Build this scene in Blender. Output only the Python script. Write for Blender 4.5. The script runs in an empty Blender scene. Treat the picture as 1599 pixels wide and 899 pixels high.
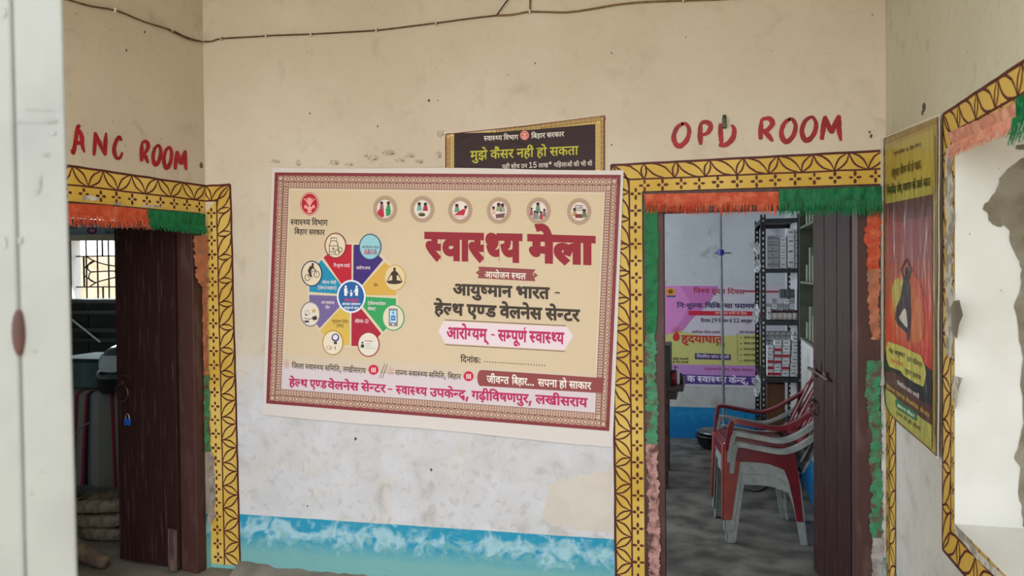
import bpy, math, random, json
from mathutils import Vector, Matrix
from mathutils.geometry import tessellate_polygon, delaunay_2d_cdt
random.seed(7)
SC = bpy.context.scene
COL = SC.collection
PI = math.pi
# ------------------------------------------------------------------ camera
FPX, CX, CY, H = 1200.0, 799.5, 449.5, 1.55
pit, rol = math.radians(1.0), 0.009
Fv = Vector((0, math.cos(pit), -math.sin(pit)))
R0 = Vector((1, 0, 0)); U0 = R0.cross(Fv)
Rv = R0*math.cos(rol) - U0*math.sin(rol)
Uv = R0*math.sin(rol) + U0*math.cos(rol)
EYE = Vector((0, 0, H))
cd = bpy.data.cameras.new('camera'); cam = bpy.data.objects.new('camera', cd); COL.objects.link(cam)
cd.sensor_width = 36; cd.lens = 36*FPX/1599; cd.clip_start = .05; cd.clip_end = 200
m = Matrix((Rv, Uv, -Fv)).transposed().to_4x4(); m.translation = EYE
cam.matrix_world = m
cd.dof.use_dof = True; cd.dof.focus_distance = 4.0; cd.dof.aperture_fstop = 4.0
SC.camera = cam
# ------------------------------------------------------------------ light
w = bpy.data.worlds.new('overcast'); SC.world = w; w.use_nodes = True
bg = w.node_tree.nodes['Background']; bg.inputs[0].default_value = (.90, .95, 1.0, 1); bg.inputs[1].default_value = 1.9
SC.view_settings.view_transform = 'Standard'; SC.view_settings.look = 'None'
SC.view_settings.gamma = 1; SC.view_settings.exposure = 0.95
SC.cycles.use_denoising = True; SC.cycles.max_bounces = 10; SC.cycles.diffuse_bounces = 6
def area(name, loc, target, sx, sy, power, color=(1, 1, 1)):
    l = bpy.data.lights.new(name, 'AREA'); l.shape = 'RECTANGLE'; l.size = sx; l.size_y = sy; l.energy = power; l.color = color
    o = bpy.data.objects.new(name, l); COL.objects.link(o); o.location = loc
    o.rotation_euler = (Vector(target)-Vector(loc)).to_track_quat('-Z', 'Y').to_euler(); return o
# ------------------------------------------------------------------ materials
def lin(h, k=1.0):
    h = h.lstrip('#'); out = []
    for i in (0, 2, 4):
        c = int(h[i:i+2], 16)/255
        c = c/12.92 if c <= .04045 else ((c+.055)/1.055)**2.4
        out.append(min(.93, c*k))
    return (*out, 1)
MC = {}
def node(nt, t, **k):
    n = nt.nodes.new(t)
    for a, b in k.items(): setattr(n, a, b)
    return n
def mat(name, c1, c2=None, rough=.7, scale=6., bump=.0, bscale=40., metal=0., k=1., spec=.4, detail=6, lo=.4, hi=.6, alpha=None, emit=None, stretch=None, bdist=.003, coord='Object', trans=0):
    key = name
    if key in MC: return MC[key]
    mt = bpy.data.materials.new(name); mt.use_nodes = True; nt = mt.node_tree
    b = nt.nodes['Principled BSDF']; L = nt.links.new
    b.inputs['Roughness'].default_value = rough; b.inputs['Metallic'].default_value = metal
    b.inputs['Specular IOR Level'].default_value = spec
    tc = node(nt, 'ShaderNodeTexCoord') ; src = tc.outputs[coord]
    if coord == 'World':
        pass
    if stretch:
        mp = node(nt, 'ShaderNodeMapping'); mp.inputs['Scale'].default_value = stretch; L(src, mp.inputs[0]); src = mp.outputs[0]
    b.inputs['Base Color'].default_value = lin(c1, k)
    n = node(nt, 'ShaderNodeTexNoise'); n.inputs['Scale'].default_value = scale; n.inputs['Detail'].default_value = detail; L(src, n.inputs['Vector'])
    mr = node(nt, 'ShaderNodeMapRange'); mr.inputs[1].default_value = lo; mr.inputs[2].default_value = hi; L(n.outputs[0], mr.inputs[0])
    mx = node(nt, 'ShaderNodeMix', data_type='RGBA'); mx.inputs['A'].default_value = lin(c1, k); mx.inputs['B'].default_value = lin(c2 or c1, k)
    L(mr.outputs[0], mx.inputs['Factor']); L(mx.outputs['Result'], b.inputs['Base Color'])
    if bump:
        n2 = node(nt, 'ShaderNodeTexNoise'); n2.inputs['Scale'].default_value = bscale; n2.inputs['Detail'].default_value = 5; L(src, n2.inputs['Vector'])
        bp = node(nt, 'ShaderNodeBump'); bp.inputs['Strength'].default_value = bump; bp.inputs['Distance'].default_value = bdist
        L(n2.outputs[0], bp.inputs['Height']); L(bp.outputs[0], b.inputs['Normal'])
    if emit: b.inputs['Emission Color'].default_value = lin(c1); b.inputs['Emission Strength'].default_value = emit
    if trans: b.inputs['Transmission Weight'].default_value = trans
    MC[key] = mt; return mt
PK = 1.18
def printmat(hexc, gloss=False):
    """flat vinyl print: one ink colour, with the creases of the sheet it is printed on (world space, so every ink shares them)"""
    key = 'ink_' + hexc.strip('#') + ('_gloss' if gloss else '')
    if key in MC: return MC[key]
    mt = bpy.data.materials.new(key); mt.use_nodes = True; nt = mt.node_tree; L = nt.links.new
    b = nt.nodes['Principled BSDF']; b.inputs['Base Color'].default_value = lin(hexc, PK)
    b.inputs['Roughness'].default_value = .3 if gloss else .5
    b.inputs['Specular IOR Level'].default_value = .32 if gloss else .3
    g = node(nt, 'ShaderNodeNewGeometry')
    mp = node(nt, 'ShaderNodeMapping'); mp.inputs['Scale'].default_value = (1, 1, .45) if gloss else (.8, .8, 1); L(g.outputs['Position'], mp.inputs[0])
    n = node(nt, 'ShaderNodeTexNoise'); n.inputs['Scale'].default_value = 9 if gloss else 3.5; n.inputs['Detail'].default_value = 3; n.inputs['Distortion'].default_value = .8
    L(mp.outputs[0], n.inputs['Vector'])
    v = node(nt, 'ShaderNodeTexVoronoi', feature='DISTANCE_TO_EDGE'); v.inputs['Scale'].default_value = 2.6; L(mp.outputs[0], v.inputs['Vector'])
    mr = node(nt, 'ShaderNodeMapRange'); mr.inputs[1].default_value = 0; mr.inputs[2].default_value = .04; mr.inputs[3].default_value = .12; mr.inputs[4].default_value = 0; L(v.outputs[0], mr.inputs[0])
    ad = node(nt, 'ShaderNodeMath', operation='ADD'); L(n.outputs[0], ad.inputs[0]); L(mr.outputs[0], ad.inputs[1])
    bp = node(nt, 'ShaderNodeBump'); bp.inputs['Strength'].default_value = .55 if gloss else .3; bp.inputs['Distance'].default_value = .03 if gloss else .025
    L(ad.outputs[0], bp.inputs['Height']); L(bp.outputs[0], b.inputs['Normal'])
    MC[key] = mt; return mt
# ------------------------------------------------------------------ objects
def tag(o, label=None, cat=None, group=None, kind=None):
    if label: o['label'] = label
    if cat: o['category'] = cat
    if group: o['group'] = group
    if kind: o['kind'] = kind
    return o
def empty(name, loc=(0, 0, 0), rz=0, parent=None):
    o = bpy.data.objects.new(name, None); COL.objects.link(o); o.location = loc; o.rotation_euler = (0, 0, rz)
    o.empty_display_size = .1
    if parent: o.parent = parent
    return o
def root_off(p):
    v = Vector((0, 0, 0))
    while p: v += p.location; p = p.parent
    return v
def obj(name, V, F, mats, parent=None, world=True, smooth=False, mi=None, loc=None):
    """one mesh object. world=True: V is in world space, parents are only translated"""
    off = root_off(parent) if (world and parent) else Vector((0, 0, 0))
    o_loc = Vector((0, 0, 0))
    if loc is not None: o_loc = Vector(loc)
    me = bpy.data.meshes.new(name)
    me.from_pydata([tuple(Vector(v)-off-(o_loc-off if loc is not None and world else Vector((0,0,0)))) for v in V], [], [tuple(f) for f in F])
    if not isinstance(mats, (list, tuple)): mats = [mats]
    for m_ in mats: me.materials.append(m_)
    if mi: me.polygons.foreach_set('material_index', mi)
    if smooth: me.polygons.foreach_set('use_smooth', [True]*len(me.polygons))
    me.validate(); me.update()
    o = bpy.data.objects.new(name, me); COL.objects.link(o)
    if loc is not None: o.location = o_loc - (off if world else Vector((0,0,0)))
    if parent: o.parent = parent
    return o
class MB:
    def __init__(s): s.V = []; s.F = []; s.M = []
    def add(s, V, F, m=0):
        n = len(s.V); s.V += [tuple(v) for v in V]; s.F += [[i+n for i in f] for f in F]; s.M += [m]*len(F); return s
    def hexa(s, P, m=0):   # P: 4 bottom, 4 top points
        return s.add(P, [(3, 2, 1, 0), (4, 5, 6, 7), (0, 1, 5, 4), (1, 2, 6, 5), (2, 3, 7, 6), (3, 0, 4, 7)], m)
    def box(s, c, d, ax=None, m=0):
        c = Vector(c); X, Y, Z = ax or (Vector((1, 0, 0)), Vector((0, 1, 0)), Vector((0, 0, 1)))
        P = [c + X*(d[0]/2*i) + Y*(d[1]/2*j) + Z*(d[2]/2*k) for k in (-1, 1) for i, j in ((-1, -1), (1, -1), (1, 1), (-1, 1))]
        return s.hexa(P, m)
    def tube(s, pts, r, n=8, m=0, cap=True):
        pts = [Vector(p) for p in pts]; rs = r if isinstance(r, (list, tuple)) else [r]*len(pts)
        prev = None; rings = []; V = []; F = []
        for i, p in enumerate(pts):
            t = (pts[min(i+1, len(pts)-1)]-pts[max(i-1, 0)]).normalized()
            if prev is None: a = t.orthogonal().normalized()
            else: a = (prev - t*prev.dot(t)).normalized()
            prev = a; b = t.cross(a)
            for k in range(n):
                an = 2*PI*k/n; V.append(p + (a*math.cos(an)+b*math.sin(an))*rs[i])
        for i in range(len(pts)-1):
            for k in range(n): F.append((i*n+k, i*n+(k+1) % n, (i+1)*n+(k+1) % n, (i+1)*n+k))
        if cap: F.append(tuple(range(n-1, -1, -1))); F.append(tuple((len(pts)-1)*n+k for k in range(n)))
        return s.add(V, F, m)
    def lathe(s, c, prof, n=24, m=0, sx=1, sy=1):
        c = Vector(c); V = []; F = []
        for r, z in prof:
            for k in range(n): V.append(c+Vector((r*sx*math.cos(2*PI*k/n), r*sy*math.sin(2*PI*k/n), z)))
        for i in range(len(prof)-1):
            for k in range(n): F.append((i*n+k, i*n+(k+1) % n, (i+1)*n+(k+1) % n, (i+1)*n+k))
        F.append(tuple(range(n-1, -1, -1))); F.append(tuple((len(prof)-1)*n+k for k in range(n)))
        return s.add(V, F, m)
    def build(s, name, mats, parent=None, **k):
        return obj(name, s.V, s.F, mats, parent, mi=s.M, **k)
def bev(o, wdt=.004, seg=2):
    b = o.modifiers.new('bevel', 'BEVEL'); b.width = wdt; b.segments = seg; b.limit_method = 'ANGLE'; b.angle_limit = .6; return o
def catmull(P, n=6):
    P = [Vector(p) for p in P]; out = []
    for i in range(len(P)-1):
        a, b, c, d = P[max(i-1, 0)], P[i], P[i+1], P[min(i+2, len(P)-1)]
        for k in range(n):
            t = k/n; out.append(.5*((2*b)+(c-a)*t+(2*a-5*b+4*c-d)*t*t+(3*b-a-3*c+d)*t**3))
    out.append(P[-1]); return out
# ------------------------------------------------------------------ planes and rays
def ray(u, v): return Rv*((u-CX)/FPX) - Uv*((v-CY)/FPX) + Fv
def hor(u):
    lo, hi = 0., 900.
    for _ in range(40):
        q = (lo+hi)/2
        if ray(u, q).z > 0: lo = q
        else: hi = q
    return lo
def vdir(u):
    d = ray(u, hor(u)); d.z = 0; return d.normalized()
def floor_pt(u, v, z=0):
    d = ray(u, v); return EYE + d*((z-H)/d.z)
class Plane:
    """vertical wall plane: s runs along D from P, z up, off towards the viewer"""
    def __init__(s, P, D):
        s.P = Vector((P[0], P[1], 0)); s.D = Vector((D[0], D[1], 0)).normalized(); s.N = Vector((-s.D.y, s.D.x, 0))
        if s.N.dot(EYE-s.P) < 0: s.N = -s.N
    def at(s, a, z, off=0): return s.P + s.D*a + s.N*off + Vector((0, 0, z))
    def px(s, u, v, off=0):
        d = ray(u, v); n = s.N; t = (n.dot(s.P + n*off - EYE))/n.dot(d); q = EYE + d*t
        return ((q-s.P).dot(s.D), q.z)
    def hit(s, u, v, off=0): a, z = s.px(u, v); return s.at(a, z, off)
    def par(s, depth_point): return Plane(depth_point, s.D)
dW = -vdir(-4500.)
A = floor_pt(330, 885)
W = Plane(A, dW)
Bs, _ = W.px(1383, 235); B = W.at(Bs, 0)
Rw = Plane(B, vdir(1100.)); Lw = Plane(A, vdir(1330.))
ZUP = Vector((0, 0, 1))
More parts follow.
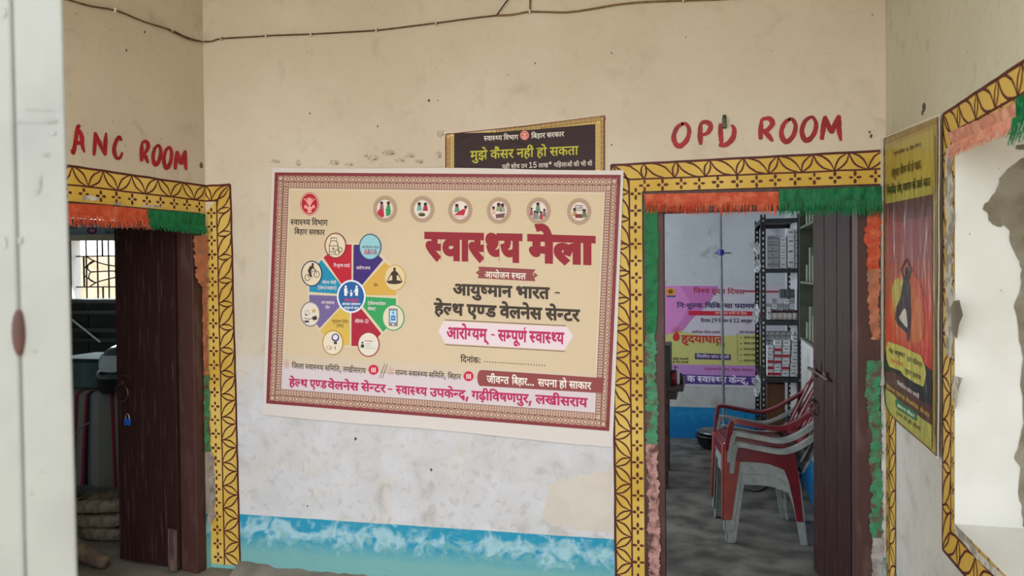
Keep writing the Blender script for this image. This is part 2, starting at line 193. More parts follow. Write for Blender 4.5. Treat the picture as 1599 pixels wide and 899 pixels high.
# ------------------------------------------------------------------ flat drawing on a plane
GL = json.loads(r'''{"(":[273,[[89,207,101,324,132,441,177,539,236,539,191,428,161,313,151,207,160,115,188,16,236,-96,177,-96,156,-59,139,-21,124,16,111,55,102,93,95,131,90,169]]],")":[273,[[37,-96,86,18,113,116,122,207,112,313,82,428,37,539,97,539,142,441,173,323,184,207,183,168,178,130,171,92,161,53,149,15,134,-22,117,-59,97,-96]]],"*":[453,[[201,223,206,331,114,272,89,315,186,365,89,415,114,459,206,400,201,509,250,509,246,400,337,459,362,415,266,365,362,315,337,272,246,331,250,223]]],"+":[453,[[198,34,198,364,255,364,255,34],[61,172,61,226,391,226,391,172]]],",":[188,[[38,-119,68,71,137,71,84,-119]]],"-":[453,[[337,244,337,188,114,188,114,244]]],".":[188,[[95,-4,78,-1,63,9,53,24,50,41,53,59,63,73,78,83,95,87,113,83,128,73,138,59,141,41,138,24,128,9,113,-1]]],"/":[249,[[235,533,71,-76,14,-76,178,533]]],"0":[453,[[227,-7,174,1,130,24,95,62,69,113,60,144,53,178,49,214,48,254,49,294,53,330,60,364,69,395,95,447,130,484,174,508,227,516,279,508,323,484,358,447,384,395,393,364,400,330,404,294,405,254,404,214,400,178,393,144,384,113,359,62,323,24,279,1],[227,50,261,56,290,74,313,103,330,144,340,194,344,254,340,314,330,365,313,405,290,435,261,453,227,460,192,453,163,435,140,405,123,365,113,314,109,254,113,194,123,144,140,103,163,74,192,56]]],"1":[453,[[76,0,76,55,391,55,391,0],[276,509,276,0,212,0,212,448,209,448,86,358,86,427,198,509]]],"2":[453,[[64,0,64,47,234,229,282,282,311,327,320,371,317,397,308,419,293,436,273,449,224,460,196,457,172,447,153,433,139,413,130,390,127,362,66,362,71,405,86,442,111,473,143,496,182,511,225,516,268,511,306,497,337,474,361,445,376,411,381,372,371,318,336,259,267,180,153,60,153,57,389,57,389,0]]],"3":[453,[[218,-7,173,-3,133,10,98,30,70,57,52,91,44,132,109,132,115,107,126,87,144,71,165,59,219,50,275,61,297,74,315,93,325,116,329,145,326,172,316,196,299,217,275,234,242,244,201,248,157,248,157,299,288,448,288,452,70,452,70,509,372,509,372,461,211,278,211,289,264,288,308,276,344,253,371,222,387,186,393,145,387,103,370,66,344,36,309,12,266,-2]]],"4":[453,[[40,105,40,158,247,509,311,509,109,166,109,163,413,163,413,105],[282,0,282,121,282,146,282,318,343,318,343,0]]],"5":[453,[[221,-7,178,-2,140,11,108,32,83,60,66,93,60,130,122,130,127,108,138,89,173,60,221,50,250,53,276,64,298,82,314,104,324,131,328,162,324,193,314,221,297,244,275,262,248,273,218,277,167,268,128,246,67,253,96,509,366,509,366,452,151,452,134,301,136,301,178,325,229,334,263,330,294,321,321,306,345,285,364,260,379,231,388,199,391,163,385,117,369,76,343,41,309,15,268,-1]]],"6":[453,[[226,-7,182,-1,142,15,109,40,84,74,69,115,64,162,68,199,80,239,137,340,252,509,322,509,151,261,145,261,165,288,196,307,235,314,278,309,316,295,346,271,370,240,384,201,389,157,384,112,368,73,343,39,310,14,271,-2],[226,48,254,52,279,63,299,79,314,101,324,128,327,157,324,187,314,213,299,235,279,251,254,262,226,265,198,262,174,252,153,235,138,214,128,188,125,158,128,128,138,102,153,79,174,63,198,52]]],"7":[453,[[97,0,323,448,323,452,62,452,62,509,391,509,391,449,165,0]]],"8":[453,[[226,-7,178,-2,136,11,101,33,74,62,57,96,52,135,55,166,65,195,81,220,101,241,125,256,153,265,153,267,119,282,93,308,76,342,70,380,75,417,90,450,114,477,146,498,184,511,226,516,269,511,306,498,337,477,361,450,377,417,382,380,376,342,359,308,333,282,300,267,300,265,327,256,351,241,372,220,387,195,397,166,401,135,395,96,378,62,352,33,317,11,275,-2],[226,49,258,52,285,60,307,74,323,91,333,113,337,139,333,165,322,189,305,208,283,223,256,232,226,235,196,232,169,223,147,208,130,189,119,165,115,139,119,113,129,91,145,74,167,60,195,52],[226,290,274,300,293,313,307,330,316,351,319,376,316,399,308,420,294,437,275,449,226,460,177,449,159,437,145,420,136,399,133,376,136,351,145,330,159,313,178,300]]],"9":[453,[[226,516,271,510,310,494,343,468,368,434,384,393,389,347,385,309,373,270,315,168,200,0,130,0,301,248,307,248,287,221,257,202,218,195,175,199,137,214,106,237,83,269,68,307,64,352,69,397,85,436,110,469,143,494,182,510],[226,460,199,457,174,446,154,429,138,407,129,381,125,352,129,322,138,295,154,274,174,257,199,247,226,243,254,247,279,257,299,273,314,295,324,321,327,350,324,381,314,407,299,429,279,446,254,457]]],":":[188,[[95,-4,78,-1,63,9,53,24,50,41,53,59,63,73,78,83,95,87,113,83,128,73,138,59,141,41,138,24,128,9,113,-1],[95,271,78,274,63,284,53,299,50,316,53,334,63,349,78,359,95,362,113,359,128,349,138,334,141,316,138,299,128,284,113,274]]],"A":[480,[[16,0,201,509,276,509,463,0,395,0,287,302,264,372,232,478,245,478,213,371,191,302,85,0],[110,142,110,199,370,199,370,142]]],"B":[456,[[60,0,60,509,241,509,289,504,329,491,359,469,381,442,394,410,398,374,395,344,387,320,356,286,315,267,315,262,339,257,363,245,385,227,402,203,414,173,418,136,413,100,400,67,377,39,344,18,301,4,247,0],[125,57,245,57,296,63,330,80,349,105,355,137,352,161,342,184,327,203,306,218,279,228,248,231,125,231],[125,285,238,285,288,296,308,309,323,326,333,348,336,372,330,403,313,429,283,446,240,452,125,452]]],"C":[510,[[267,-7,235,-5,205,1,177,11,150,25,126,42,104,63,86,88,70,115,57,146,48,179,42,215,40,254,42,293,48,329,57,362,70,393,86,421,104,445,126,466,150,484,177,498,205,508,235,514,267,516,340,504,373,490,402,471,427,447,448,418,463,385,473,348,408,348,389,395,357,428,315,449,267,456,223,450,184,432,150,403,125,364,109,314,103,254,109,194,125,145,151,105,184,76,223,59,267,53,315,60,357,81,389,114,408,160,473,160,463,124,448,91,428,62,402,38,373,19,341,5,305,-4]]],"D":[502,[[219,0,96,0,96,57,215,57,272,63,318,81,354,110,379,149,394,198,399,255,394,312,379,361,354,399,320,428,275,446,221,452,93,452,93,509,225,509,261,507,294,501,325,492,353,478,399,441,433,391,446,361,455,329,460,293,462,255,460,217,455,181,446,149,433,119,417,92,398,68,376,48,351,31,322,17,291,8,256,2],[125,509,125,0,60,0,60,509]]],"H":[517,[[60,0,60,509,125,509,125,289,392,289,392,509,457,509,457,0,392,0,392,232,125,232,125,0]]],"I":[300,[[31,0,31,57,118,57,118,452,31,452,31,509,269,509,269,452,183,452,183,57,269,57,269,0]]],"M":[628,[[60,0,60,509,152,509,277,187,287,159,299,123,311,84,322,49,307,49,318,83,330,121,342,158,352,187,476,509,568,509,568,0,504,0,504,291,504,327,505,369,506,413,507,457,513,457,498,409,482,363,467,322,456,291,342,0,286,0,170,291,159,321,145,361,129,408,112,457,119,457,120,416,121,372,122,328,122,291,122,0]]],"N":[523,[[60,0,60,509,136,509,343,183,363,151,388,107,414,55,405,54,401,108,399,157,399,195,399,509,463,509,463,0,387,0,202,290,177,331,148,381,108,452,119,454,122,384,124,328,125,291,125,0]]],"O":[533,[[267,-7,235,-5,205,1,177,11,150,25,126,42,105,63,86,88,70,115,57,146,48,179,42,215,40,254,42,293,48,329,57,362,70,393,86,421,105,445,126,466,150,484,177,498,205,508,235,514,267,516,299,514,329,508,357,498,384,484,408,466,429,445,448,421,464,393,477,362,486,329,491,293,493,254,491,215,486,179,477,146,464,115,448,88,429,63,408,42,384,25,357,11,329,1,299,-5],[267,53,310,59,349,76,383,105,408,144,425,194,430,254,425,314,408,365,383,404,349,433,310,450,267,456,223,450,184,433,151,404,125,364,109,314,103,254,109,194,125,144,151,105,184,76,223,59]]],"P":[445,[[60,0,60,509,235,509,289,503,332,487,366,462,390,430,404,391,409,348,404,304,390,265,366,233,332,207,289,191,235,186,109,186,109,242,233,242,269,246,297,256,318,272,333,294,342,319,344,348,342,376,333,402,318,423,297,439,268,449,232,452,125,452,125,0]]],"R":[449,[[60,0,60,509,236,509,290,504,333,489,367,465,390,433,405,395,409,352,405,309,390,271,367,240,333,217,289,203,236,198,96,198,96,255,234,255,269,258,298,267,319,281,334,300,342,324,345,352,342,380,334,405,319,425,298,440,269,449,233,452,125,452,125,0],[353,0,230,229,303,229,428,0]]],"|":[230,[[141,673,141,-164,88,-164,88,673]]],"ँ":[0,[[-108,487,-100,507,-80,515,-59,507,-51,487,-59,466,-80,458,-100,466],[40,496,22,447,-4,414,-38,397,-79,391,-118,397,-152,416,-180,449,-202,496,-163,509,-146,474,-128,449,-106,434,-78,429,-49,434,-28,451,-14,476,-3,511]]],"ं":[0,[[-106,443,-97,467,-75,477,-52,467,-43,443,-52,420,-75,410,-97,420]]],"ः":[156,[[45,250,55,276,80,287,105,276,115,250,105,224,80,213,55,224],[45,68,55,94,80,105,105,94,115,68,105,42,80,31,55,42]]],"अ":[439,[[270,125,263,90,244,65,215,51,179,46,133,55,91,83,72,104,53,132,35,165,17,204,57,219,83,165,111,123,141,97,175,88,211,98,221,111,225,130,222,150,213,168,183,199,149,196,146,236,180,240,202,250,214,265,218,284,215,302,205,314,173,323,135,317,98,302,84,341,121,356,171,363,211,357,240,341,258,315,264,284,254,245,225,215,237,204,279,201,312,203,341,209,341,316,299,316,299,357,447,357,447,316,388,316,388,0,341,0,341,167,314,162,286,160,261,162]]],"आ":[588,[[270,125,263,90,244,65,215,51,179,46,133,55,91,83,72,104,53,132,35,165,17,204,57,219,83,165,111,123,141,97,175,88,211,98,221,111,225,130,222,150,213,168,183,199,149,196,146,236,180,240,202,250,214,265,218,284,215,302,205,314,173,323,135,317,98,302,84,341,121,356,171,363,211,357,240,341,258,315,264,284,254,245,225,215,237,204,279,201,312,203,341,209,341,316,299,316,299,357,596,357,596,316,536,316,536,0,490,0,490,316,388,316,388,0,341,0,341,167,314,162,286,160,261,162]]],"इ":[282,[[156,128,122,123,92,113,47,151,33,175,29,202,34,230,50,249,81,263,127,267,180,267,180,316,0,316,0,357,290,357,290,316,227,316,227,226,121,226,96,225,83,219,75,199,83,176,100,159,158,169,197,163,229,147,250,122,257,88,251,55,233,30,204,12,166,2,201,-11,238,-23,219,-63,157,-32,101,1,47,11,33,21,28,37,35,58,58,67,82,61,111,40,126,39,161,42,188,51,205,66,210,88,207,105,196,117,179,125]]],"ई":[282,[[156,128,122,123,92,113,47,151,33,175,29,202,34,230,50,249,81,263,127,267,180,267,180,316,0,316,0,357,290,357,290,316,227,316,227,226,121,226,96,225,83,219,75,199,83,176,100,159,158,169,197,163,229,147,250,122,257,88,251,55,233,30,204,12,166,2,201,-11,238,-23,219,-63,157,-32,101,1,47,11,33,21,28,37,35,58,58,67,82,61,111,40,126,39,161,42,188,51,205,66,210,88,207,105,196,117,179,125],[168,353,148,395,140,438,146,471,165,495,194,510,229,515,262,511,289,501,277,463,256,472,233,475,212,472,198,462,189,447,186,429,193,392,215,353]]],"उ":[315,[[0,357,323,357,323,316,260,316,274,293,279,267,267,221,233,188,270,146,283,119,287,87,283,61,274,39,258,22,238,10,188,0,156,4,126,18,97,41,69,75,42,121,17,180,57,194,93,115,135,62,158,47,184,43,205,45,223,53,234,68,238,92,235,115,225,135,189,173,152,169,149,209,186,213,212,224,227,241,232,266,223,296,202,316,0,316]]],"ए":[318,[[326,316,272,316,272,218,268,172,253,141,226,120,186,110,176,153,198,158,213,168,223,185,226,218,226,316,92,316,92,203,94,160,101,132,118,112,149,92,213,56,264,17,275,-4,279,-30,270,-74,252,-106,211,-82,225,-57,231,-32,227,-12,209,6,167,32,117,61,78,88,55,122,45,182,45,316,0,316,0,357,326,357]]],"ऐ":[318,[[326,316,272,316,272,218,268,172,253,141,226,120,186,110,176,153,198,158,213,168,223,185,226,218,226,316,92,316,92,203,94,160,101,132,118,112,149,92,213,56,264,17,275,-4,279,-30,270,-74,252,-106,211,-82,225,-57,231,-32,227,-12,209,6,167,32,117,61,78,88,55,122,45,182,45,316,0,316,0,357,326,357],[226,353,202,425,176,462,142,473,120,470,102,465,88,507,141,515,170,511,194,500,216,480,235,450,269,353]]],"ओ":[588,[[270,125,263,90,244,65,215,51,179,46,133,55,91,83,72,104,53,132,35,165,17,204,57,219,83,165,111,123,141,97,175,88,211,98,221,111,225,130,222,150,213,168,183,199,149,196,146,236,180,240,202,250,214,265,218,284,215,302,205,314,173,323,135,317,98,302,84,341,121,356,171,363,211,357,240,341,258,315,264,284,254,245,225,215,237,204,279,201,312,203,341,209,341,316,299,316,299,357,596,357,596,316,536,316,536,0,490,0,490,316,388,316,388,0,341,0,341,167,314,162,286,160,261,162],[491,353,467,425,441,462,407,473,384,470,366,465,353,507,405,515,434,511,459,500,480,480,499,450,534,353]]],"क":[438,[[446,316,260,316,260,200,290,222,327,229,361,223,388,205,405,176,411,137,403,81,374,22,333,46,356,88,365,136,363,160,354,176,341,186,323,190,291,179,260,148,260,0,213,0,213,100,179,78,130,68,79,79,58,92,41,112,30,136,26,167,34,208,58,240,94,260,140,267,170,265,195,261,191,219,168,223,143,225,113,221,91,210,78,192,73,168,77,141,90,123,109,112,131,108,155,111,176,120,213,149,213,316,0,316,0,357,446,357]]],"ख":[470,[[419,316,419,0,372,0,372,26,328,9,280,4,250,6,220,12,190,21,162,35,133,53,105,76,77,104,49,137,28,170,23,194,32,216,43,223,60,226,85,219,104,201,120,229,125,263,123,291,115,316,0,316,0,357,478,357,478,316],[307,133,343,142,372,161,372,316,161,316,171,263,166,221,151,188,127,164,95,145,137,103,180,71,228,52,281,45,329,51,372,70,372,114,341,100,299,94,274,97,251,105,231,119,217,137,208,158,204,183,211,220,232,248,264,266,305,272,330,270,354,266,350,226,331,230,310,232,286,229,267,219,255,204,251,182,255,160,267,145,285,136]]],"ग":[323,[[119,316,119,134,112,111,92,102,61,114,34,144,24,177,31,198,59,206,73,206,73,316,0,316,0,357,332,357,332,316,272,316,272,0,226,0,226,316]]],"घ":[339,[[348,316,288,316,288,0,242,0,242,95,202,76,149,68,109,74,77,91,56,118,49,153,55,184,74,210,53,223,37,241,27,262,24,285,30,316,0,316,0,357,348,357],[96,155,100,134,112,119,130,111,153,108,181,111,205,120,242,149,242,316,83,316,74,301,71,284,74,265,83,251,115,237,151,241,177,240,173,199,165,200,157,200,132,197,112,188,100,174]]],"च":[364,[[373,316,313,316,313,0,267,0,267,95,231,76,182,68,142,74,109,92,88,121,81,158,88,189,106,213,22,212,22,253,190,253,211,253,223,253,219,213,201,213,171,209,147,198,132,181,127,157,131,136,144,120,162,111,182,108,209,111,231,120,267,149,267,316,0,316,0,357,373,357]]],"छ":[403,[[170,40,212,45,250,58,283,80,308,107,324,141,330,178,326,203,316,223,301,236,280,241,263,238,252,230,244,206,247,188,259,173,279,160,307,150,288,114,248,130,221,151,205,176,199,204,203,230,215,252,235,268,261,276,261,316,0,316,0,357,411,357,411,316,307,316,307,274,334,262,356,242,370,214,375,177,371,144,361,112,343,82,320,55,290,32,255,15,215,4,170,0,121,6,86,24,65,51,58,84,62,109,76,133,54,146,38,163,28,183,25,206,31,237,51,259,80,273,118,277,143,276,165,272,162,232,144,236,122,238,84,229,71,201,74,186,84,175,116,161,153,167,166,166,177,165,173,125,166,125,159,125,118,115,105,85,109,65,122,51,143,43]]],"ज":[426,[[375,316,375,0,329,0,329,213,250,213,217,214,250,174,260,150,263,125,260,101,251,81,220,55,178,46,148,50,120,63,93,87,67,121,42,169,18,230,59,245,72,209,86,177,100,150,114,128,144,98,176,88,206,98,215,111,218,130,213,155,200,178,157,217,173,253,329,253,329,316,0,316,0,357,435,357,435,316]]],"झ":[434,[[156,128,122,123,92,113,47,151,33,175,29,202,34,230,50,249,80,263,125,267,180,267,180,316,0,316,0,357,443,357,443,316,383,316,383,0,337,0,337,120,308,115,278,113,252,116,257,88,251,55,233,30,204,12,166,2,201,-11,238,-23,219,-63,157,-32,101,1,47,11,33,21,28,37,35,58,58,67,82,61,111,40,126,39,161,42,188,51,205,66,210,88,207,105,196,117,179,125],[276,154,337,163,337,316,227,316,227,226,121,226,96,225,83,219,75,199,83,176,100,159,158,169,202,161,236,156]]],"ट":[289,[[298,316,213,316,213,200,182,200,136,196,104,183,80,157,72,123,76,98,85,78,100,62,118,51,163,43,215,50,261,70,277,27,223,8,164,0,127,4,93,15,65,33,44,58,31,89,26,126,31,161,46,189,69,212,97,228,130,238,165,241,167,241,167,316,0,316,0,357,298,357]]],"ठ":[336,[[345,316,213,316,213,238,254,217,284,188,303,153,310,114,305,77,291,49,269,27,240,12,207,3,171,0,112,8,66,32,36,72,26,124,31,159,46,189,69,212,97,228,130,238,165,241,167,241,167,316,0,316,0,357,345,357],[168,41,206,46,236,59,256,82,263,115,259,141,246,165,226,185,197,200,177,200,138,196,107,184,82,159,72,121,79,86,100,61,130,46]]],"ड":[331,[[206,128,172,123,142,113,97,151,83,175,79,202,84,230,100,249,131,263,177,267,230,267,230,316,0,316,0,357,340,357,340,316,277,316,277,226,171,226,146,225,133,219,125,199,133,176,150,159,208,169,247,163,279,147,300,122,307,88,300,53,279,25,243,6,194,0,140,6,93,25,51,54,14,91,49,119,82,85,116,61,153,47,194,43,244,54,260,87,257,105,246,117,229,125]]],"ढ":[323,[[176,0,134,4,98,16,68,35,45,61,31,94,26,133,32,170,47,200,71,224,102,242,137,252,175,256,175,316,0,316,0,357,331,357,331,316,221,316,221,215,199,215,142,211,108,196,82,168,72,127,77,97,91,72,113,54,142,43,134,90,143,127,171,155,192,163,218,165,244,163,265,155,291,127,300,90,292,54,267,25,228,6],[176,80,186,40,214,44,237,54,252,69,257,90,255,106,247,117,221,127,203,124,188,115,179,100]]],"ण":[415,[[364,316,364,0,318,0,318,316,241,316,241,184,236,144,221,114,190,92,144,84,98,92,65,118,51,151,45,202,45,316,0,316,0,357,423,357,423,316],[143,125,168,129,184,143,193,165,195,203,195,316,92,316,92,203,94,167,102,144,118,130]]],"त":[327,[[276,316,276,0,230,0,230,188,167,188,115,185,86,172,76,157,72,136,78,108,94,82,156,23,125,-7,76,39,39,87,29,112,26,139,34,175,53,202,94,223,156,229,230,229,230,316,0,316,0,357,335,357,335,316]]],"थ":[369,[[318,316,318,0,271,0,271,103,231,84,177,76,132,83,94,104,65,138,48,185,94,199,124,217,141,240,146,268,143,293,133,312,118,323,98,326,75,319,65,299,77,276,112,265,107,225,74,233,48,247,32,269,26,298,32,326,47,347,71,359,99,363,144,353,163,340,179,322,190,299,193,269,187,231,170,200,142,176,105,157,134,127,154,119,180,117,208,119,231,128,271,158,271,316,224,316,224,357,377,357,377,316]]],"द":[299,[[237,-33,214,6,196,42,182,40,165,39,116,45,72,65,53,80,39,101,30,126,26,156,35,200,59,230,80,245,105,254,167,262,169,262,169,316,0,316,0,357,307,357,307,316,216,316,216,221,188,221,134,217,99,204,80,182,72,150,78,123,95,100,124,85,165,80,172,80,179,81,176,101,179,118,188,130,214,138,236,134,252,124,262,109,265,93,256,65,235,49,252,21,276,-14]]],"ध":[353,[[362,316,302,316,302,0,256,0,256,86,217,67,163,59,123,65,91,82,71,109,64,144,69,174,85,200,61,213,41,231,28,254,24,283,30,315,48,340,74,357,107,363,135,359,158,347,174,328,179,305,173,279,156,254,121,277,130,289,132,302,126,318,106,326,91,323,78,314,70,299,67,281,76,251,99,235,128,228,165,233,179,232,191,231,187,191,179,191,171,191,146,188,126,179,114,165,110,146,114,125,126,111,145,102,168,99,196,102,219,112,256,141,256,316,220,316,220,357,362,357]]],"न":[319,[[0,357,327,357,327,316,268,316,268,0,221,0,221,171,117,171,117,140,109,116,88,108,59,120,32,149,21,183,29,204,56,212,221,212,221,316,0,316]]],"प":[326,[[275,316,275,0,229,0,229,110,192,91,146,84,104,92,74,111,52,148,45,206,45,316,0,316,0,357,335,357,335,316],[229,316,92,316,92,212,94,175,99,152,109,138,126,128,151,125,194,136,229,161]]],"फ":[443,[[264,316,264,200,295,222,332,229,366,223,393,205,411,176,416,137,408,81,379,22,338,46,361,88,370,136,368,160,359,176,345,186,327,190,296,179,264,148,264,0,218,0,218,111,186,92,142,84,101,92,72,113,51,150,45,203,45,316,0,316,0,357,451,357,451,316],[92,316,92,207,95,161,108,138,122,128,142,125,184,134,218,160,218,316]]],"ब":[328,[[336,316,277,316,277,0,230,0,230,95,193,76,138,68,108,71,81,80,58,94,41,113,30,137,26,164,35,208,61,240,101,260,152,267,172,266,194,264,212,261,209,221,183,225,154,227,132,225,210,129,230,147,230,316,0,316,0,357,336,357],[73,165,78,139,92,120,114,109,139,106,159,107,177,112,96,213,79,193]]],"भ":[404,[[100,363,138,357,167,337,184,306,191,251,191,184,306,184,306,316,231,316,231,357,412,357,412,316,353,316,353,0,306,0,306,144,191,144,191,122,182,95,163,87,140,94,117,112,101,136,94,160,102,177,129,184,145,184,145,245,142,286,133,309,118,322,97,326,74,319,65,299,69,285,79,275,125,264,121,223,82,230,52,244,33,267,26,299,32,328,48,348,72,359]]],"म":[343,[[292,316,292,0,246,0,246,144,119,144,119,122,111,95,91,87,68,94,46,112,29,136,22,160,30,177,57,184,72,184,72,316,0,316,0,357,352,357,352,316],[246,316,119,316,119,184,246,184]]],"य":[333,[[342,357,342,316,282,316,282,0,235,0,235,103,197,84,145,76,99,85,62,111,36,151,22,203,53,212,75,224,88,240,92,262,85,292,71,316,0,316,0,357],[74,173,87,148,103,131,123,120,149,117,176,120,199,129,235,157,235,316,121,316,134,286,138,256,122,204]]],"र":[235,[[227,24,196,-7,132,50,79,104,43,147,27,175,23,195,32,216,43,223,60,226,85,219,104,200,123,213,137,229,147,269,144,295,137,316,0,316,0,357,244,357,244,316,184,316,193,263,190,234,180,210,146,173,96,146,156,84]]],"ल":[389,[[0,316,0,357,398,357,398,316,338,316,338,0,292,0,292,204,284,204,256,198,228,173,204,119,160,133,179,180,151,196,120,203,100,199,85,190,75,174,72,156,75,134,85,114,121,73,177,23,146,-7,86,48,42,101,30,128,26,158,29,186,40,208,56,224,75,236,117,245,163,236,203,213,241,237,287,245,292,245,292,316]]],"व":[319,[[328,316,268,316,268,0,222,0,222,95,186,76,134,68,105,71,79,80,57,94,40,113,30,137,26,164,35,208,59,240,98,260,146,267,165,266,187,264,203,261,200,219,176,223,149,225,117,221,93,209,78,190,73,165,77,139,91,122,111,111,135,108,163,111,186,121,222,149,222,316,0,316,0,357,328,357]]],"श":[391,[[70,109,36,119,26,131,23,146,26,161,33,172,60,180,81,176,110,159,136,172,157,192,171,220,175,254,171,283,158,306,139,320,114,325,88,317,79,296,85,278,107,261,155,253,145,213,98,221,65,240,45,266,38,297,43,324,58,345,83,358,117,363,143,360,168,351,189,335,206,314,217,286,221,253,216,215,201,179,177,150,146,127,196,77,238,25,201,-1,148,67,103,111],[339,316,339,0,293,0,293,316,242,316,242,357,399,357,399,316]]],"ष":[332,[[341,357,341,316,281,316,281,0,234,0,234,110,196,92,146,84,104,92,74,111,52,148,45,206,45,316,0,316,0,357],[234,316,118,316,234,165],[109,138,126,128,150,125,180,129,207,141,91,291,91,212,93,175,99,152]]],"स":[388,[[337,316,337,0,291,0,291,153,257,146,218,144,167,148,122,159,96,145,151,84,218,24,187,-7,127,50,76,104,42,147,26,175,23,195,32,216,43,223,60,226,85,219,104,201,120,229,125,263,122,294,115,316,0,316,0,357,397,357,397,316],[212,185,253,187,291,195,291,316,161,316,168,294,171,263,166,221,150,191]]],"ह":[305,[[184,40,218,56,228,69,231,85,227,104,215,119,193,128,161,132,126,127,100,115,85,96,79,71,86,37,113,0,173,-51,142,-82,96,-42,62,-5,40,33,33,75,42,113,66,142,47,168,40,202,45,230,61,249,91,263,132,267,207,267,207,316,0,316,0,357,314,357,314,316,254,316,254,226,132,226,107,225,94,219,86,199,91,179,105,163,163,172,199,169,228,160,249,146,265,129,273,109,276,88,271,57,257,33,233,14,200,1]]],"़":[0,[[-194,-77,-185,-53,-163,-44,-140,-53,-131,-77,-140,-101,-163,-110,-185,-101]]],"ा":[149,[[98,316,98,0,51,0,51,316,0,316,0,357,157,357,157,316]]],"ि":[149,[[51,316,0,316,0,357,46,357,35,384,30,416,39,456,64,488,103,508,153,515,192,512,229,504,264,490,296,471,327,447,355,419,381,388,404,353,356,353,311,406,264,443,214,466,163,473,127,469,100,456,83,436,77,410,82,380,95,357,157,357,157,316,98,316,98,0,51,0]]],"ी":[149,[[-106,353,-121,392,-126,430,-120,464,-102,491,-73,509,-35,515,-3,511,22,498,44,477,62,447,94,357,157,357,157,316,98,316,98,0,51,0,51,316,0,316,0,357,50,357,34,409,16,445,-5,467,-33,474,-53,470,-68,460,-77,443,-80,421,-74,386,-60,353]]],"ु":[0,[[-142,-7,-111,3,-78,6,-40,1,-11,-16,7,-41,13,-74,6,-106,-14,-132,-46,-148,-90,-154,-142,-147,-186,-128,-225,-97,-261,-57,-226,-33,-184,-78,-141,-104,-90,-113,-45,-102,-29,-70,-33,-54,-43,-42,-75,-33,-103,-36,-128,-45]]],"ू":[0,[[-36,-141,-67,-150,-99,-154,-138,-148,-167,-131,-185,-105,-191,-72,-185,-42,-165,-17,-134,1,-93,6,-53,2,-18,-10,12,-28,39,-52,83,-109,48,-131,16,-89,-16,-58,-50,-39,-90,-33,-115,-36,-134,-44,-145,-57,-149,-74,-145,-92,-134,-104,-102,-113,-75,-109,-51,-101]]],"ृ":[0,[[16,-134,-18,-148,-61,-154,-99,-148,-128,-131,-147,-105,-153,-72,-146,-42,-127,-16,-95,2,-51,10,-47,-28,-76,-34,-95,-44,-107,-58,-110,-76,-107,-93,-96,-104,-64,-113,-32,-109,1,-94]]],"े":[0,[[-97,353,-121,425,-147,462,-181,473,-203,470,-221,465,-235,507,-183,515,-154,511,-129,500,-107,480,-88,450,-54,353]]],"ै":[0,[[-103,353,-131,387,-157,401,-184,404,-207,400,-231,392,-246,431,-218,441,-187,444,-163,441,-141,432,-107,397,-105,399,-128,445,-151,468,-182,475,-204,473,-222,467,-235,507,-183,515,-154,511,-129,500,-107,480,-88,450,-54,353]]],"ो":[149,[[98,316,98,0,51,0,51,316,0,316,0,357,157,357,157,316],[52,353,28,425,2,462,-32,473,-55,470,-72,465,-86,507,-34,515,-5,511,20,500,41,480,61,450,95,353]]],"ौ":[149,[[98,316,98,0,51,0,51,316,0,316,0,357,157,357,157,316],[46,353,18,387,-8,401,-35,404,-59,400,-82,392,-97,431,-70,441,-38,444,-14,441,7,432,41,397,44,399,21,445,-2,468,-33,475,-56,473,-73,467,-86,507,-34,515,-5,511,20,500,41,480,61,450,95,353]]],"्":[0,[[-103,-25,-75,-22,-39,-26,-7,-37,45,-76,87,-130,54,-154,25,-114,-4,-86,-35,-70,-72,-65,-85,-66,-96,-68]]],"।":[218,[[111,357,158,357,158,0,111,0]]]}''')
def loop_offset(P, b):
    if not b: return P
    n = len(P); out = []
    for i in range(n):
        ax, ay = P[i-1]; x, y = P[i]; cx_, cy_ = P[(i+1) % n]
        d1 = Vector((x-ax, y-ay)); d2 = Vector((cx_-x, cy_-y))
        if d1.length < 1e-6 or d2.length < 1e-6: out.append((x, y)); continue
        d1.normalize(); d2.normalize()
        n1 = Vector((-d1.y, d1.x)); n2 = Vector((-d2.y, d2.x)); q = n1+n2
        if q.length < .3: out.append((x, y)); continue
        q.normalize(); q *= b/max(.5, q.dot(n1)); out.append((x+q.x, y+q.y))
    return out
def clip_x(P, c):
    out = []; n = len(P)
    for i in range(n):
        a, b = P[i], P[(i+1) % n]
        if a[0] <= c: out.append(a)
        if (a[0] <= c) != (b[0] <= c):
            t = (c-a[0])/(b[0]-a[0]); out.append((c, a[1]+t*(b[1]-a[1])))
    return out
GC = {}
def glyph(ch, bold, half):
    k = (ch, bold, half)
    if k in GC: return GC[k]
    adv, sp = GL[ch]; loops = []
    for s_ in sp:
        P = list(zip(s_[0::2], s_[1::2])); P = [p for i, p in enumerate(P) if p != P[i-1]]
        P = loop_offset(P, bold)
        if half: P = clip_x(P, adv-98-bold+6)
        if len(P) > 2: loops.append(P)
    if half: adv -= 94
    pts = []; edges = []
    for P in loops:
        n = len(pts); pts += P; edges += [(n+i, n+(i+1) % len(P)) for i in range(len(P))]
    V, F = [], []
    if pts:
        r_ = delaunay_2d_cdt([Vector(p) for p in pts], edges, [], 0, .01)
        V = [(v.x, v.y) for v in r_[0]]
        for t in r_[2]:
            cx_ = sum(V[i][0] for i in t)/3; cy_ = sum(V[i][1] for i in t)/3; wn = 0
            for P in loops:
                for i in range(len(P)):
                    (x1, y1), (x2, y2) = P[i-1], P[i]
                    if (y1 <= cy_) != (y2 <= cy_):
                        if cx_ < (x2-x1)*(cy_-y1)/(y2-y1)+x1: wn += 1 if y2 > y1 else -1
            if wn: F.append(tuple(t))
    GC[k] = (adv, V, F); return GC[k]
